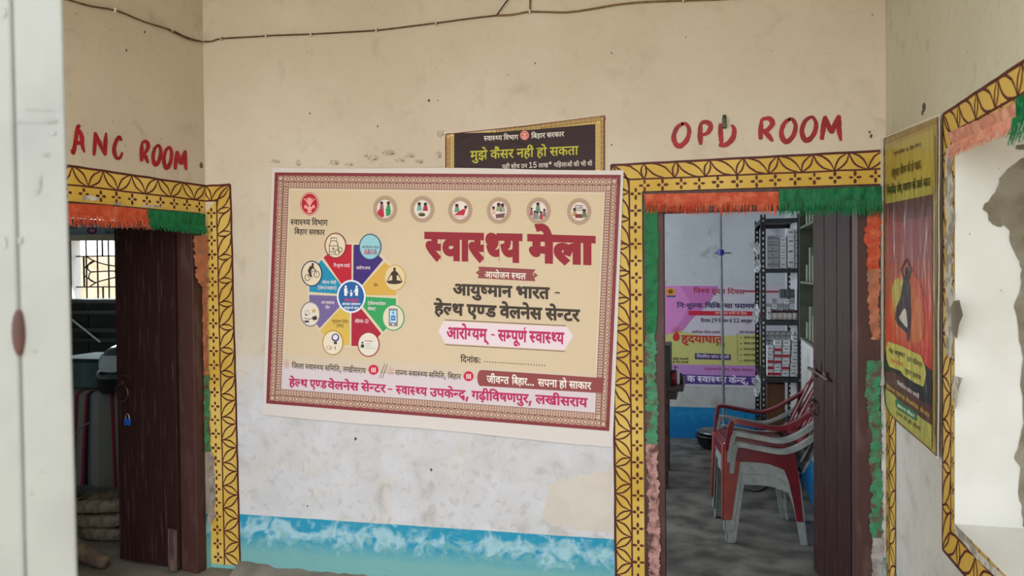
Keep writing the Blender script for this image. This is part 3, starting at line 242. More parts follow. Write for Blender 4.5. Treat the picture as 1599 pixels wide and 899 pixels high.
class Draw:
    def __init__(s, plane, base=.004, gloss=False): s.pl = plane; s.base = base; s.D = {}; s.gloss = gloss; s.n = 0; s.q = None
    def _add(s, part, col, pts, F, off):
        V, FF, M, cols = s.D.setdefault(part, ([], [], [], []))
        if col not in cols: cols.append(col)
        n = len(V)
        for p in pts: V.append(s.pl.at(p[0], p[1], off))
        FF += [[i+n for i in f] for f in F]; M += [cols.index(col)]*len(F)
    def o(s, layer, j=0): return s.base + layer*.0005 + j*.00012
    def P(s, pts): return [s.pl.px(*p) for p in pts]
    def poly(s, pts, col, layer=1, part='print', px=True, j=0):
        if s.q: pts = [s.q(*p) for p in pts]
        if px: pts = s.P(pts)
        T = tessellate_polygon([[Vector((p[0], p[1], 0)) for p in pts]])
        s._add(part, col, pts, T, s.o(layer, j))
    def line(s, pts, wd, col, layer=2, part='print', px=True, j=0, closed=False):
        """stroke; wd in the unit of the points, number or one per point"""
        if s.q: pts = [s.q(*p) for p in pts]
        if closed: pts = list(pts)+[pts[0], pts[1]]
        n = len(pts); Lp, Rp = [], []
        for i in range(n):
            a = Vector(pts[max(i-1, 0)]); b = Vector(pts[min(i+1, n-1)]); d = (b-a)
            d = d.normalized() if d.length > 1e-9 else Vector((1, 0)); q = Vector((-d.y, d.x))*((wd[i] if isinstance(wd, (list, tuple)) else wd)/2)
            c = Vector(pts[i]); Lp.append(tuple(c+q)); Rp.append(tuple(c-q))
        al = Lp+Rp
        if px: al = s.P(al)
        s._add(part, col, al, [(i, i+1, n+i+1, n+i) for i in range(n-1)], s.o(layer, j))
    def ell(s, c, rx, ry, col, layer=2, part='print', n=24, px=True, a0=0, a1=2*PI, ring=None, j=0, rot=0):
        def pt(r1, r2, a):
            x, y = r1*math.cos(a), r2*math.sin(a); return (c[0]+x*math.cos(rot)-y*math.sin(rot), c[1]+x*math.sin(rot)+y*math.cos(rot))
        if ring:
            O = [pt(rx, ry, a0+(a1-a0)*i/n) for i in range(n+1)]; I = [pt(rx-ring, ry-ring, a0+(a1-a0)*i/n) for i in range(n+1)]
            al = O+I
            if s.q: al = [s.q(*p) for p in al]
            if px: al = s.P(al)
            s._add(part, col, al, [(i, i+1, n+2+i, n+1+i) for i in range(n)], s.o(layer, j))
        else: s.poly([pt(rx, ry, a0+(a1-a0)*i/n) for i in range(n)], col, layer, part, px, j)
    def text(s, t, p0, p1, h0, h1, col, layer=4, bold=8, part='lettering'):
        """Devanagari in visual order; ~x half form, ^ reph over the last letter, _ r-stroke under it. p0/p1: ends of the head line (px), h: body height (px)"""
        x = 0; items = []; i = 0; last = 0
        while i < len(t):
            c = t[i]
            if c == ' ': x += 150; i += 1; continue
            half = False
            if c == '~': half = True; i += 1; c = t[i]
            if c == '^': items.append((None, [(-160, 357), (-120, 357), (-75, 420), (-100, 470), (-60, 515), (-150, 530), (-30, 515), (-55, 455), (-40, 400), (-75, 357)], x)); i += 1; continue
            if c == '_': items.append((None, [(-215, 40), (-195, 95), (-20, -75), (-60, -115)], x)); i += 1; continue
            if c not in GL: i += 1; continue
            adv, V, F = glyph(c, bold, half); items.append((V, F, x)); x += adv; i += 1
        Wd = max(x, 1)
        for n, (V, F, x0) in enumerate(items):
            if V is None:
                pts = F
                if len(pts) == 10: pts = [(-75, 357), (-120, 400), (-125, 450), (-95, 490), (-30, 505), (-30, 465), (-75, 450), (-85, 425), (-55, 380), (-50, 357)]
                T = tessellate_polygon([[Vector((a, b, 0)) for a, b in pts]]); V, F = pts, T
            out = []
            for X, Y in V:
                f = (X+x0)/Wd; hh = h0+(h1-h0)*f
                q = (p0[0]+(p1[0]-p0[0])*f, p0[1]+(p1[1]-p0[1])*f + (357-Y)*hh/357)
                out.append(s.pl.px(*q))
            s._add(part, col, out, F, s.o(layer, n % 3))
    def finish(s, parent, stuff=('pattern',)):
        for part, (V, F, M, cols) in s.D.items():
            o = obj(part, V, F, [printmat(c, s.gloss) if isinstance(c, str) and c[0] == '#' else MC[c] for c in cols], parent, mi=M)
            o['kind'] = 'stuff'
# ------------------------------------------------------------------ wall paint
def wallmat(name, cream, wash, band, wash_z=1.0, band_z=.295, stain='#8f7f66', stain_amt=.35, seed=0.):
    mt = bpy.data.materials.new(name); mt.use_nodes = True; nt = mt.node_tree; L = nt.links.new
    b = nt.nodes['Principled BSDF']; b.inputs['Roughness'].default_value = .75; b.inputs['Specular IOR Level'].default_value = .25
    g = node(nt, 'ShaderNodeNewGeometry'); mp = node(nt, 'ShaderNodeMapping'); mp.inputs['Location'].default_value = (seed, seed, 0); L(g.outputs['Position'], mp.inputs[0])
    sp = node(nt, 'ShaderNodeSeparateXYZ'); L(g.outputs['Position'], sp.inputs[0])
    def noise(sc, det=5, dis=0.):
        n = node(nt, 'ShaderNodeTexNoise'); n.inputs['Scale'].default_value = sc; n.inputs['Detail'].default_value = det; n.inputs['Distortion'].default_value = dis; L(mp.outputs[0], n.inputs['Vector']); return n.outputs[0]
    def mr(x, a, c, d=0., e=1.):
        q = node(nt, 'ShaderNodeMapRange'); q.inputs[1].default_value = a; q.inputs[2].default_value = c; q.inputs[3].default_value = d; q.inputs[4].default_value = e; L(x, q.inputs[0]); return q.outputs[0]
    def math_(op, x, y=0.):
        q = node(nt, 'ShaderNodeMath', operation=op)
        for i, z in enumerate((x, y)):
            if isinstance(z, (int, float)): q.inputs[i].default_value = z
            else: L(z, q.inputs[i])
        return q.outputs[0]
    def mix(f, a, c):
        q = node(nt, 'ShaderNodeMix', data_type='RGBA'); L(f, q.inputs['Factor'])
        for k, z in (('A', a), ('B', c)):
            if isinstance(z, str): q.inputs[k].default_value = lin(z)
            else: L(z, q.inputs[k])
        return q.outputs['Result']
    z = sp.outputs['Z']
    n1, n2, n3, n4 = noise(1.7, 6), noise(7, 8, .4), noise(38, 4), noise(3.2, 9, 1.2)
    # cream with soft cloudy variation
    c = mix(mr(n1, .35, .65), cream[0], cream[1])
    # greyish limewash brushed over the lower part, ragged upper edge
    zz = math_('ADD', z, math_('MULTIPLY', math_('SUBTRACT', n4, .5), .55))
    c = mix(mr(zz, wash_z+.12, wash_z-.12), c, mix(mr(n2, .3, .7), wash[0], wash[1]))
    # beige patches showing through the wash, grime marks
    c = mix(math_('MULTIPLY', mr(n4, .56, .62), mr(z, .9, .55, 0, .3)), c, cream[0])
    c = mix(math_('MULTIPLY', mr(n2, .60, .74), stain_amt), c, stain)
    c = mix(math_('MULTIPLY', mr(n3, .70, .74), math_('MULTIPLY', mr(n1, .5, .6), .5)), c, '#5f5848')
    n7 = noise(24, 8, .5)
    c = mix(math_('MULTIPLY', mr(n7, .54, .68), mr(z, 1.2, .3, .06, .28)), c, stain)
    # blue dado, worn to white and sea green
    if band:
        bl = mix(mr(z, .2, .1), band[0], band[1])
        n8 = noise(9, 9, 1.6)
        bl = mix(mr(math_('ADD', math_('ADD', math_('MULTIPLY', n8, .7), math_('MULTIPLY', n4, .4)), math_('MULTIPLY', math_('ABSOLUTE', math_('SUBTRACT', z, .225)), -2.2)), .44, .56, 0, .7), bl, band[2])
        bl = mix(math_('MULTIPLY', mr(noise(22, 6), .5, .62), mr(z, .26, .2, .2, .7)), bl, band[1])
        bl = mix(mr(noise(5.5, 7, .6), .72, .74), bl, '#857b6c')
        edge = math_('ADD', z, math_('MULTIPLY', math_('SUBTRACT', n2, .5), .006))
        c = mix(mr(edge, band_z+.001, band_z-.001), c, bl)
    L(c, b.inputs['Base Color'])
    n5 = noise(14, 6); n6 = noise(70, 3)
    bp = node(nt, 'ShaderNodeBump'); bp.inputs['Strength'].default_value = .35; bp.inputs['Distance'].default_value = .012
    L(math_('ADD', n5, math_('MULTIPLY', n6, .18)), bp.inputs['Height']); L(bp.outputs[0], b.inputs['Normal'])
    MC[name] = mt; return mt
BLUE = ('#2b95b6', '#79b0ae', '#bddbe0')
M_W = wallmat('painted_plaster', ('#d9ccb9', '#d0c1ac'), ('#d8d6d9', '#cbc8c8'), BLUE, stain_amt=.22)
M_R = wallmat('painted_plaster_side', ('#d3cfb9', '#c9c5af'), ('#c9c7c0', '#bfbdb5'), BLUE, wash_z=1.3, seed=3)
M_L = wallmat('painted_plaster_left', ('#cfc1ab', '#c6b7a1'), ('#cdc5ba', '#c2b9ab'), BLUE, seed=5)
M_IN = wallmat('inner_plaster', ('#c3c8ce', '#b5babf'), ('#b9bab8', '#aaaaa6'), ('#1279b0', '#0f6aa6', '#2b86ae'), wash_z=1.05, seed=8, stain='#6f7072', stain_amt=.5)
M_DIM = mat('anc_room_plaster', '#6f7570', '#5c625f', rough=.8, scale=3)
M_WHITE = mat('limewash', '#dcdcd9', '#d2d1cb', rough=.8, scale=5, bump=.4, bscale=20, lo=.35, hi=.7)
M_CEM = mat('bare_cement', '#8d8779', '#77705f', rough=.95, scale=9, bump=.9, bscale=60, bdist=.008)
M_FLAKE = mat('broken_plaster', '#cbc6ba', '#9a9486', rough=.95, scale=25, bump=.9, bscale=70, bdist=.006, lo=.45, hi=.55)
M_FLOOR = mat('cement_floor', '#79776f', '#42413d', rough=.6, scale=5, bump=.4, bscale=30, lo=.35, hi=.65, detail=9, bdist=.004)
M_FLOOR2 = mat('dusty_floor', '#8c8375', '#6e665a', rough=.9, scale=5, bump=.6, bscale=30, lo=.35, hi=.65, detail=9, bdist=.006)
M_WOOD = mat('brown_painted_wood', '#2f1816', '#57403a', rough=.62, scale=9, bump=.5, bscale=12, stretch=(6, 6, .5), lo=.56, hi=.78, bdist=.003, spec=.2)
M_WOODF = mat('brown_frame_paint', '#4a2c28', '#5e4540', rough=.5, scale=14, bump=.5, bscale=30, stretch=(1, 1, .3), lo=.52, hi=.7)
M_WORN = mat('worn_wood', '#6f5a50', '#4b3430', rough=.8, scale=18, stretch=(2, 2, .4), bump=.4)
M_IRON = mat('old_iron', '#5b4a42', '#3a2f2b', rough=.5, scale=30, metal=.6, bump=.4)
M_STEEL = mat('bright_steel', '#b9b9b4', '#9c9c98', rough=.3, metal=.9, scale=10)
M_BLACKM = mat('black_enamel', '#16181b', '#20242a', rough=.4, scale=10)

def wall(name, pl, s0, s1, z0, z1, holes, th, m_, kind='structure', m_in=None, flip=False):
    S = sorted({s0, s1, *[h[i] for h in holes for i in (0, 1)]}); Z = sorted({z0, z1, *[h[i] for h in holes for i in (2, 3)]})
    S = [s for s in S if s0 <= s <= s1]; Z = [z for z in Z if z0 <= z <= z1]
    nS, nZ = len(S), len(Z); V = [pl.at(s, z, 0) for z in Z for s in S] + [pl.at(s, z, -th) for z in Z for s in S]; N = nS*nZ
    def solid(i, j):
        if not (0 <= i < nS-1 and 0 <= j < nZ-1): return False
        a, c = (S[i]+S[i+1])/2, (Z[j]+Z[j+1])/2
        return not any(h[0] < a < h[1] and h[2] < c < h[3] for h in holes)
    F, M = [], []
    for j in range(nZ-1):
        for i in range(nS-1):
            if not solid(i, j): continue
            a, b, c, d = j*nS+i, j*nS+i+1, (j+1)*nS+i+1, (j+1)*nS+i
            F += [(a, b, c, d), (a+N, d+N, c+N, b+N)]; M += [0, 1]
            for ok, (p, q) in ((solid(i, j-1), (a, b)), (solid(i+1, j), (b, c)), (solid(i, j+1), (c, d)), (solid(i-1, j), (d, a))):
                if not ok: F.append((p, p+N, q+N, q)); M.append(2)
    o = obj(name, V, F, [m_, m_in or m_, M_WHITE], None, mi=M); tag(o, kind=kind); return o
# measurements on the walls
sO, sM, sI = W.px(957, 560)[0], W.px(984, 560)[0], W.px(1004, 560)[0]
zO, zM, zI = 2.070, W.px(1180, 272)[1], W.px(1180, 293)[1]
sE = W.px(1376, 560)[0]
DOORR = (sI, sE, -.2, zI)
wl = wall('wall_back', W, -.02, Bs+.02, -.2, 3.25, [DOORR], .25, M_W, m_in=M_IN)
rS0 = Rw.px(1491, 560)[0]; rZ0 = Rw.px(1492, 819)[1]; rZ1 = Rw.px(1540, 200)[1]+.01
WINR = (-2.15, rS0, rZ0, rZ1)
wr = wall('wall_right', Rw, -3.0, 0., -.2, 3.25, [WINR], .42, M_R)
lS1 = -.035; lZ1 = Lw.px(200, 322)[1]
DOORL = (-1.02, lS1, -.2, lZ1)
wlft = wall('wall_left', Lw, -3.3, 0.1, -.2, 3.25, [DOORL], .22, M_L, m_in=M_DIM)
# floor, ceiling, ground
def slab(name, pts, z0, z1, m_, kind='structure'):
    mb = MB(); n = len(pts); V = [(x, y, z0) for x, y in pts]+[(x, y, z1) for x, y in pts]
    mb.add(V, [tuple(range(n-1, -1, -1)), tuple(range(n, 2*n))]+[(i, (i+1) % n, n+(i+1) % n, n+i) for i in range(n)])
    return tag(mb.build(name, m_), kind=kind)
pL = Lw.at(-3.3, 0, -.25); pR = Rw.at(-3.0, 0, -.45)
slab('floor', [(pL.x-.3, .9), (pR.x+.1, .6), (2.3, 3.2), (1.7, 3.6), (-1.6, 4.25), (-3, 4.0)], -.12, -.0005, M_FLOOR2)
slab('ceiling', [(pL.x-.6, 1.15), (pR.x+.1, 1.05), (2.6, 3.3), (1.9, 3.7), (-1.8, 4.5), (-4, 3.8)], 3.25, 3.4, mat('ceiling_limewash', '#c9c4b8', '#b8b2a5', rough=.85, scale=4))
slab('trim_beam', [(pL.x+.1, 1.15), (pR.x-.05, 1.15), (pR.x-.05, 1.35), (pL.x+.1, 1.35)], 3.05, 3.25, MC['painted_plaster_left'])
slab('ground', [(-40, -30), (40, -30), (40, 60), (-40, 60)], -.4, -.13, mat('dry_earth', '#d3c6ae', '#c2b59c', rough=.95, scale=1.5))
# added unseen slab and wall outside the side window, blocking light on its reveal
mb = MB(); mb.hexa([Rw.at(s_, z, o_) for z in (2.12, 2.2) for s_, o_ in ((-2.5, -.42), (-.7, -.42), (-.7, -1.0), (-2.5, -1.0))]); tag(mb.build('trim_light_block', M_R), kind='structure')
LBp = Plane(Rw.at(0, 0, -1.9), Rw.D); wall('wall_light_block', LBp, -5, 3, -.2, 3.4, [], .2, mat('light_block_plaster', '#b9ad98', '#a89c86', rough=.9, scale=2))
# crumbled cement skirt at the foot of the back wall
mb = MB(); n = 60; V = []; F = []
for i in range(n+1):
    s_ = .17 + (sO+.02-.17)*i/n; hgt = .02+.012*random.random()+ (.02 if i < 6 else 0); dp = .05+.03*random.random()+(.05 if i < 5 else 0)
    V += [W.at(s_, hgt, .001), W.at(s_, hgt*.55, dp*.5), W.at(s_, -.001, dp)]
for i in range(n):
    for k in range(2): F.append((i*3+k, i*3+k+1, i*3+k+4, i*3+k+3))
tag(mb.add(V, F).build('baseboard_back', M_FLOOR2, smooth=True), kind='structure')

# ------------------------------------------------------------------ painted ornamental borders
YEL, BRN = '#c8a53c', '#4c170f'
M_Y = mat('yellow_wall_paint', '#dcb95f', '#cda540', rough=.7, scale=3, bump=.3, bscale=20); MC['Y'] = M_Y
MC['BR'] = mat('maroon_wall_paint', '#4f1a12', '#5c231a', rough=.6, scale=10)
MC['RED'] = mat('red_wall_paint', '#a8141f', '#8d0f1a', rough=.5, scale=20)
MC['FL'] = M_FLAKE; MC['CEM'] = M_CEM
def wob(pts, a): return [(p[0]+random.uniform(-a, a), p[1]+random.uniform(-a, a)) for p in pts]
def band(d, o0, o1, m0, m1, i0, i1, pitch, cp, skip=0):
    """outer line o0-o1, middle line m0-m1, inner edge i0-i1, all (s, z)"""
    d.poly([o0, o1, i1, i0], 'Y', 1, 'painted_border', px=False)
    V2 = lambda p: Vector(p)
    def ln(a, b, w_):
        a, b = V2(a), V2(b); n = max(4, int((b-a).length/.06)); pts = [tuple(a.lerp(b, i/n)) for i in range(n+1)]
        d.line(wob(pts, .0012), w_, 'BR', 2, 'border_pattern', px=False)
    ln(o0, o1, .011); ln(m0, m1, .008)
    o0, o1, m0, m1, i0, i1 = map(V2, (o0, o1, m0, m1, i0, i1))
    n = max(1, round((o1-o0).length/pitch))
    for k in range(n):
        for a, c in ((o0.lerp(o1, k/n), m0.lerp(m1, (k+.5)/n)), (m0.lerp(m1, (k+.5)/n), o0.lerp(o1, (k+1)/n))):
            dd = c-a; q = Vector((-dd.y, dd.x))*.17
            for sg in (-1, 1):
                pts = [tuple(a+dd*(t/8)+q*sg*math.sin(PI*t/8)*random.uniform(.93, 1.07)) for t in range(9)]
                d.line(pts, [.004+.0045*math.sin(PI*min(1, (t+.5)/8)) for t in range(9)], 'BR', 3, 'border_pattern', px=False)
    n = max(1, round((i1-i0).length/cp))
    for k in range(n):
        c = (m0.lerp(m1, (k+.5)/n)+i0.lerp(i1, (k+.5)/n))/2; wd = (m0-i0).length
        r = min(.013, wd*.2)
        c += Vector((random.uniform(-.002, .002), random.uniform(-.002, .002)))
        for dx, dz, rx, rz in ((1, 0, 1, .62), (-1, 0, 1, .62), (0, 1.05, .62, 1.05), (0, -1.05, .62, 1.05)):
            d.ell((c.x+dx*r*1.25, c.y+dz*r*1.25), r*.85*rx*random.uniform(.8, 1.1), r*.85*rz*random.uniform(.8, 1.1), 'BR', 3, 'border_pattern', n=8, px=False)
d = Draw(W, 0.0006)
zb = -.0
band(d, (sO, zO-.01), (sO+.008, zb), (sM, zM), (sM+.004, zb), (sI, zI), (sI+.002, zb), .13, .078)
band(d, (sO, zO-.012), (Bs-.001, zO+.004), (sM, zM-.004), (Bs-.001, zM+.004), (sI, zI), (Bs-.001, zI), .148, .082)
lo, lm = .155, .075
band(d, (lo-.005, 2.037), (lo+.018, .02), (lm-.008, 1.955), (lm+.006, .02), (.004, 1.9), (.002, .02), .127, .072)
band(d, (.001, 2.034), (lo-.005, 2.037), (.001, 1.955), (lm-.008, 1.955), (.001, 1.95), (lm-.01, 1.95), .13, .3)
# brushed lettering OPD ROOM
def brush(d, kind, x0, y0, x1, y1, wd=7., slant=2.):
    S = {'A': [[(.0, .86), (.12, 1.), (.45, .0), (.62, .0)], [(.45, .02), (.75, .35), (.82, .75), (.98, 1.)], [(.15, .58), (.55, .62), (.85, .6)]],
         'N': [[(.0, 1.), (.08, .5), (.1, .03)], [(.1, .05), (.5, .55), (.92, 1.)], [(.9, .98), (.9, .5), (.96, .05)]],
         'C': [[(.88, .2), (.6, .02), (.2, .3), (.05, .65), (.3, .97), (.7, .98), (.98, .72)]],
         'R': [[(.12, .92), (.12, .5), (.2, .04)], [(.2, .06), (.7, .03), (.92, .24), (.6, .5), (.2, .55)], [(.3, .55), (.6, .72), (.95, 1.)]],
         'O': [[(.62, .02), (.25, .2), (.04, .6), (.2, .95), (.5, .98), (.85, .7), (.97, .3), (.75, .03), (.5, .06)]],
         'M': [[(.0, .96), (.08, .5), (.14, .08)], [(.14, .05), (.35, .45), (.5, .72)], [(.5, .72), (.68, .35), (.88, .02)], [(.88, .02), (.86, .5), (.97, 1.)]],
         'P': [[(.2, .98), (.15, .5), (.2, .05)], [(.2, .06), (.65, .02), (.95, .2), (.7, .48), (.25, .56)]],
         'D': [[(.22, .95), (.16, .5), (.14, .12)], [(.05, .98), (.5, .97), (.9, .7), (.98, .35), (.8, .18)]]}[kind]
    for st in S:
        P = [tuple(p) for p in catmull([(a, b, 0) for a, b in st], 5)]
        P = [(x0+p[0]*(x1-x0), y0+p[1]*(y1-y0)) for p in P]; n = len(P)
        W_ = [wd*(.45+.75*math.sin(PI*min(1, .12+.85*i/(n-1))))*random.uniform(.9, 1.08) for i in range(n)]
        # split in short strokes so layers do not coincide
        d.line(P, W_, 'RED', 3, 'painted_lettering', j=random.random()*2)
for k, a in (('O', (1051, 192, 1077, 228)), ('P', (1090, 190, 1111, 227)), ('D', (1121, 188, 1147, 227)), ('R', (1185, 184, 1208, 221)), ('O', (1219, 185, 1243, 221)), ('O', (1251, 182, 1275, 219)), ('M', (1283, 179, 1314, 220))):
    brush(d, k, *a)
# flaked patches on the plaster
def jag(c, rx, ry, n=14, a=.35):
    return [(c[0]+rx*math.cos(2*PI*i/n)*random.uniform(1-a, 1+a), c[1]+ry*math.sin(2*PI*i/n)*random.uniform(1-a, 1+a)) for i in range(n)]
M_TAPE = mat('paste_and_paper_scraps', '#cbbba8', '#b5a48f', rough=.8, scale=60, bump=.6, bscale=80, lo=.45, hi=.55); MC['TP'] = M_TAPE; MC['TP2'] = mat('paste_brown', '#9c8b76', '#86765f', rough=.9, scale=60)  # pale scraps, with a browner tone for the spots on them
MC['DK'] = mat('grime_spot', '#4a443a', '#6b6355', rough=.9, scale=60)
for c, rx, ry in (((430, 252), 9, 3), ((466, 255), 4, 5), ((522, 254), 9, 5), ((545, 257), 7, 3), ((582, 247), 8, 6), ((608, 239), 12, 5), ((640, 243), 10, 5), ((655, 252), 8, 4), ((684, 243), 6, 7), ((690, 208), 7, 6), ((571, 243), 4, 3), ((625, 250), 8, 3)):
    d.poly(jag((c[0], c[1]), rx, ry), 'TP', 1, 'plaster_flake')
    d.poly(jag((c[0]+rx*.4, c[1]+ry*.3), rx*.35, ry*.25), 'TP2', 2, 'plaster_flake')
for c, r in (((484, 177), 2), ((670, 157), 3), ((684, 157), 1.5), ((590, 197), 2), ((955, 83), 2), ((836, 99), 1.8), ((793, 117), 1.3), ((1071, 58), 1.5), ((1360, 212), 4), ((1358, 206), 2.5), ((955, 226), 2), ((673, 733), 3), ((555, 685), 3), ((480, 790), 2), ((1362, 23), 2), ((1160, 217), 1.2), ((312, 3), 2), ((1040, 227), 1.2)):
    d.poly(jag(c, r*.65, r*.8, 8), 'DK', 1, 'plaster_flake')
MC['BG'] = mat('beige_wash_patch', '#d8cec2', '#d2c8bd', rough=.8, scale=9, bump=.3, bscale=30)
d.poly(wob([(852, 778), (856, 768), (853, 760), (866, 757), (872, 748), (884, 750), (892, 745), (903, 744), (908, 738), (922, 740), (932, 734), (946, 735)], 2)+[(957, 732), (957, 832)]+wob([(930, 829), (900, 826), (880, 822), (862, 822), (850, 812), (844, 800), (850, 790)], 2.5), 'BG', 0, 'wash_patch')
d.finish(wl)
# left wall
d = Draw(Lw, .0006)
b0 = Lw.px(60, 246); sl = b0[0]
band(d, (sl, 2.046), (-.002, 2.034), (sl, 1.962), (-.002, 1.955), (sl, lZ1+.0), (-.002, lZ1+.0), .146, .082)
for k, a in (('A', (112, 199, 132, 238)), ('N', (146, 205, 166, 243)), ('C', (177, 213, 191, 247)), ('R', (219, 220, 232, 255)), ('O', (238, 226, 251, 257)), ('O', (255, 229, 268, 262)), ('M', (273, 234, 291, 266))):
    brush(d, k, *a, wd=5.6)
for c, r in (((314, 258), 4), ((226, 50), 2), ((197, 79), 2)): d.poly(jag(c, r*.7, r*1.2, 8), 'DK', 1, 'plaster_flake')
for c, rx, ry in (((140, 309), 12, 4), ((185, 318), 9, 2), ((235, 322), 20, 2)): d.poly(jag(c, rx, ry), 'FL', 4, 'plaster_flake')
d.finish(wlft)
# right wall
d = Draw(Rw, .0006)
a_o, a_m = Rw.px(1472.5, 700)[0], Rw.px(1485.5, 700)[0]
zo2, zm2 = 2.064, Rw.px(1540, 178)[1]; zob, zmb = Rw.px(1472, 857)[1], Rw.px(1486, 830)[1]
band(d, (a_o, zo2), (a_o, zob), (a_m, zm2), (a_m, zmb), (rS0+.0, rZ1), (rS0, rZ0), .14, .08)
band(d, (a_o, zo2), (-2.3, zo2), (a_m, zm2), (-2.3, zm2), (rS0, rZ1), (-2.3, rZ1), .165, .09)
band(d, (a_o, zob), (-2.3, zob), (a_m, zmb), (-2.3, zmb), (rS0, rZ0), (-2.3, rZ0), .17, .07)
e_o, e_m = Rw.px(1399, 760)[0], Rw.px(1389, 760)[0]
band(d, (e_o, zO), (e_o, 0), (e_m, zM), (e_m, 0), (-.004, zI), (-.004, 0), .16, .1)
# broken plaster arris between the poster and the window
lft = [(1478+random.uniform(-2, 2), y) for y in range(232, 560, 14)]; rgt = [(1491+random.uniform(-5, 2), y) for y in range(560, 225, -9)]
d.poly(lft+rgt, 'FL', 5, 'plaster_flake')
d.poly([(1491, 470), (1500, 468), (1506, 492), (1500, 505), (1496, 530), (1488, 515), (1486, 480)], 'CEM', 6, 'plaster_flake')
d.poly([(1489, 586), (1505, 590), (1500, 604), (1494, 640), (1489, 620)], 'FL', 6, 'plaster_flake')
d.poly([(1490, 817), (1512, 838), (1530, 862), (1560, 890), (1575, 905), (1560, 903), (1530, 876), (1510, 852), (1494, 834)], 'FL', 6, 'plaster_flake')
for c, r in (((1443, 168), 5), ((1441, 176), 3)): d.poly(jag(c, r*.6, r*1.5, 9), 'DK', 1, 'plaster_flake')
d.finish(wr)
# far reveal of the window with the bare cement patch
J = Plane(Rw.at(rS0, 0, 0), -Rw.N)
d = Draw(J, .002)
pc = [(1640, 205), (1640, 830), (1597, 822), (1594, 790), (1589, 760), (1592, 730), (1583, 715), (1592, 690), (1597, 660), (1594, 600), (1597, 560), (1591, 530), (1583, 478), (1592, 452), (1595, 420), (1588, 405), (1580, 390), (1575, 362), (1569, 352), (1558, 355), (1546, 347), (1540, 332), (1534, 325), (1546, 310), (1556, 295), (1561, 280), (1580, 258), (1599, 245), (1610, 230)]
fine = []
for i in range(1, len(pc)):
    a, b = pc[i-1], pc[i]
    for k in range(3):
        fine.append((a[0]+(b[0]-a[0])*k/3+(random.uniform(-1.6, 1.6) if i > 1 else 0), a[1]+(b[1]-a[1])*k/3+(random.uniform(-1.6, 1.6) if i > 1 else 0)))
d.poly(fine+[pc[-1]], 'CEM', 1, 'bare_cement_patch')
d.poly(jag((1594, 230), 9, 4), 'CEM', 2, 'bare_cement_patch')
for c, r in (((1514, 365), 2), ((1563, 453), 2), ((1527, 625), 1.5), ((1560, 263), 1)): d.poly(jag(c, r, r, 7), 'FL', 1, 'plaster_flake')
d.finish(wr)

# ------------------------------------------------------------------ crepe-paper garlands on the door frames
def papermat(name, c1, c2): return mat(name, c1, c2, rough=.55, scale=22, bump=.8, bscale=60, lo=.45, hi=.62, spec=.3, bdist=.004)
P_OR = papermat('orange_crepe_paper', '#bf4a2a', '#cf6844'); P_GR = papermat('green_crepe_paper', '#0f7040', '#0a5f34')
P_SAL = papermat('faded_salmon_paper', '#b87250', '#9c6a52'); P_PNK = papermat('faded_pink_paper', '#b98a84', '#5f423a')
P_LGR = papermat('faded_green_paper', '#3f8a62', '#5f4a40'); P_WH = papermat('torn_white_paper', '#aaa2a0', '#8d8583')
P_SK = papermat('pale_salmon_paper', '#cf8a72', '#d49c86')
def fringe(pl, top, bot, m_, label, off=.018, flen=.035, count=120, name='crepe_fringe', fname='fringe'):
    """garland glued along px lines: top edge polyline, bottom edge polyline of the solid band; cut strands hang below"""
    T = [pl.px(*p, off) for p in top]; Bt = [pl.px(*p, off) for p in bot]
    def along(P, f):
        f *= len(P)-1; i = min(int(f), len(P)-2); a, b = P[i], P[i+1]; t = f-i; return (a[0]+(b[0]-a[0])*t, a[1]+(b[1]-a[1])*t)
    c = along(Bt, .5); root = empty(name, pl.at(c[0], c[1], off)); tag(root, label, 'garland', 'crepe paper garlands')
    n = 60; rows = 5; V = []; F = []
    for i in range(n+1):
        a, b = along(T, i/n), along(Bt, i/n)
        for k in range(rows+1):
            t = k/rows; V.append(pl.at(a[0]+(b[0]-a[0])*t, a[1]+(b[1]-a[1])*t+random.uniform(-.0015, .0015), off+random.uniform(-.0035, .0035)+.0012*math.sin(i*.8)))
    R_ = rows+1
    for i in range(n):
        for k in range(rows): F.append((i*R_+k, i*R_+k+1, (i+1)*R_+k+1, (i+1)*R_+k))
    obj('paper_band', V, F, m_, root, smooth=True)
    V = []; F = []
    for i in range(count):
        f = random.random(); a = along(Bt, f); ln = flen*random.uniform(.5, 1.15); wd = random.uniform(.002, .0042); dx = random.uniform(-.006, .006); up = .012
        z0 = a[1]+up; o_ = off+random.uniform(.001, .006); n0 = len(V); st = 4
        for k in range(st+1):
            t = k/st; ww = wd*(1-.5*t); cc = off+.006+(o_-off)+.012*t*t*random.uniform(.3, 1.3)
            V += [pl.at(a[0]-ww/2+dx*t*t, z0-(ln+up)*t, cc), pl.at(a[0]+ww/2+dx*t*t, z0-(ln+up)*t, cc+.001)]
        for k in range(st): q = n0+2*k; F.append((q, q+1, q+3, q+2))
    tag(obj(fname, V, F, m_, root), kind='stuff')
    return root
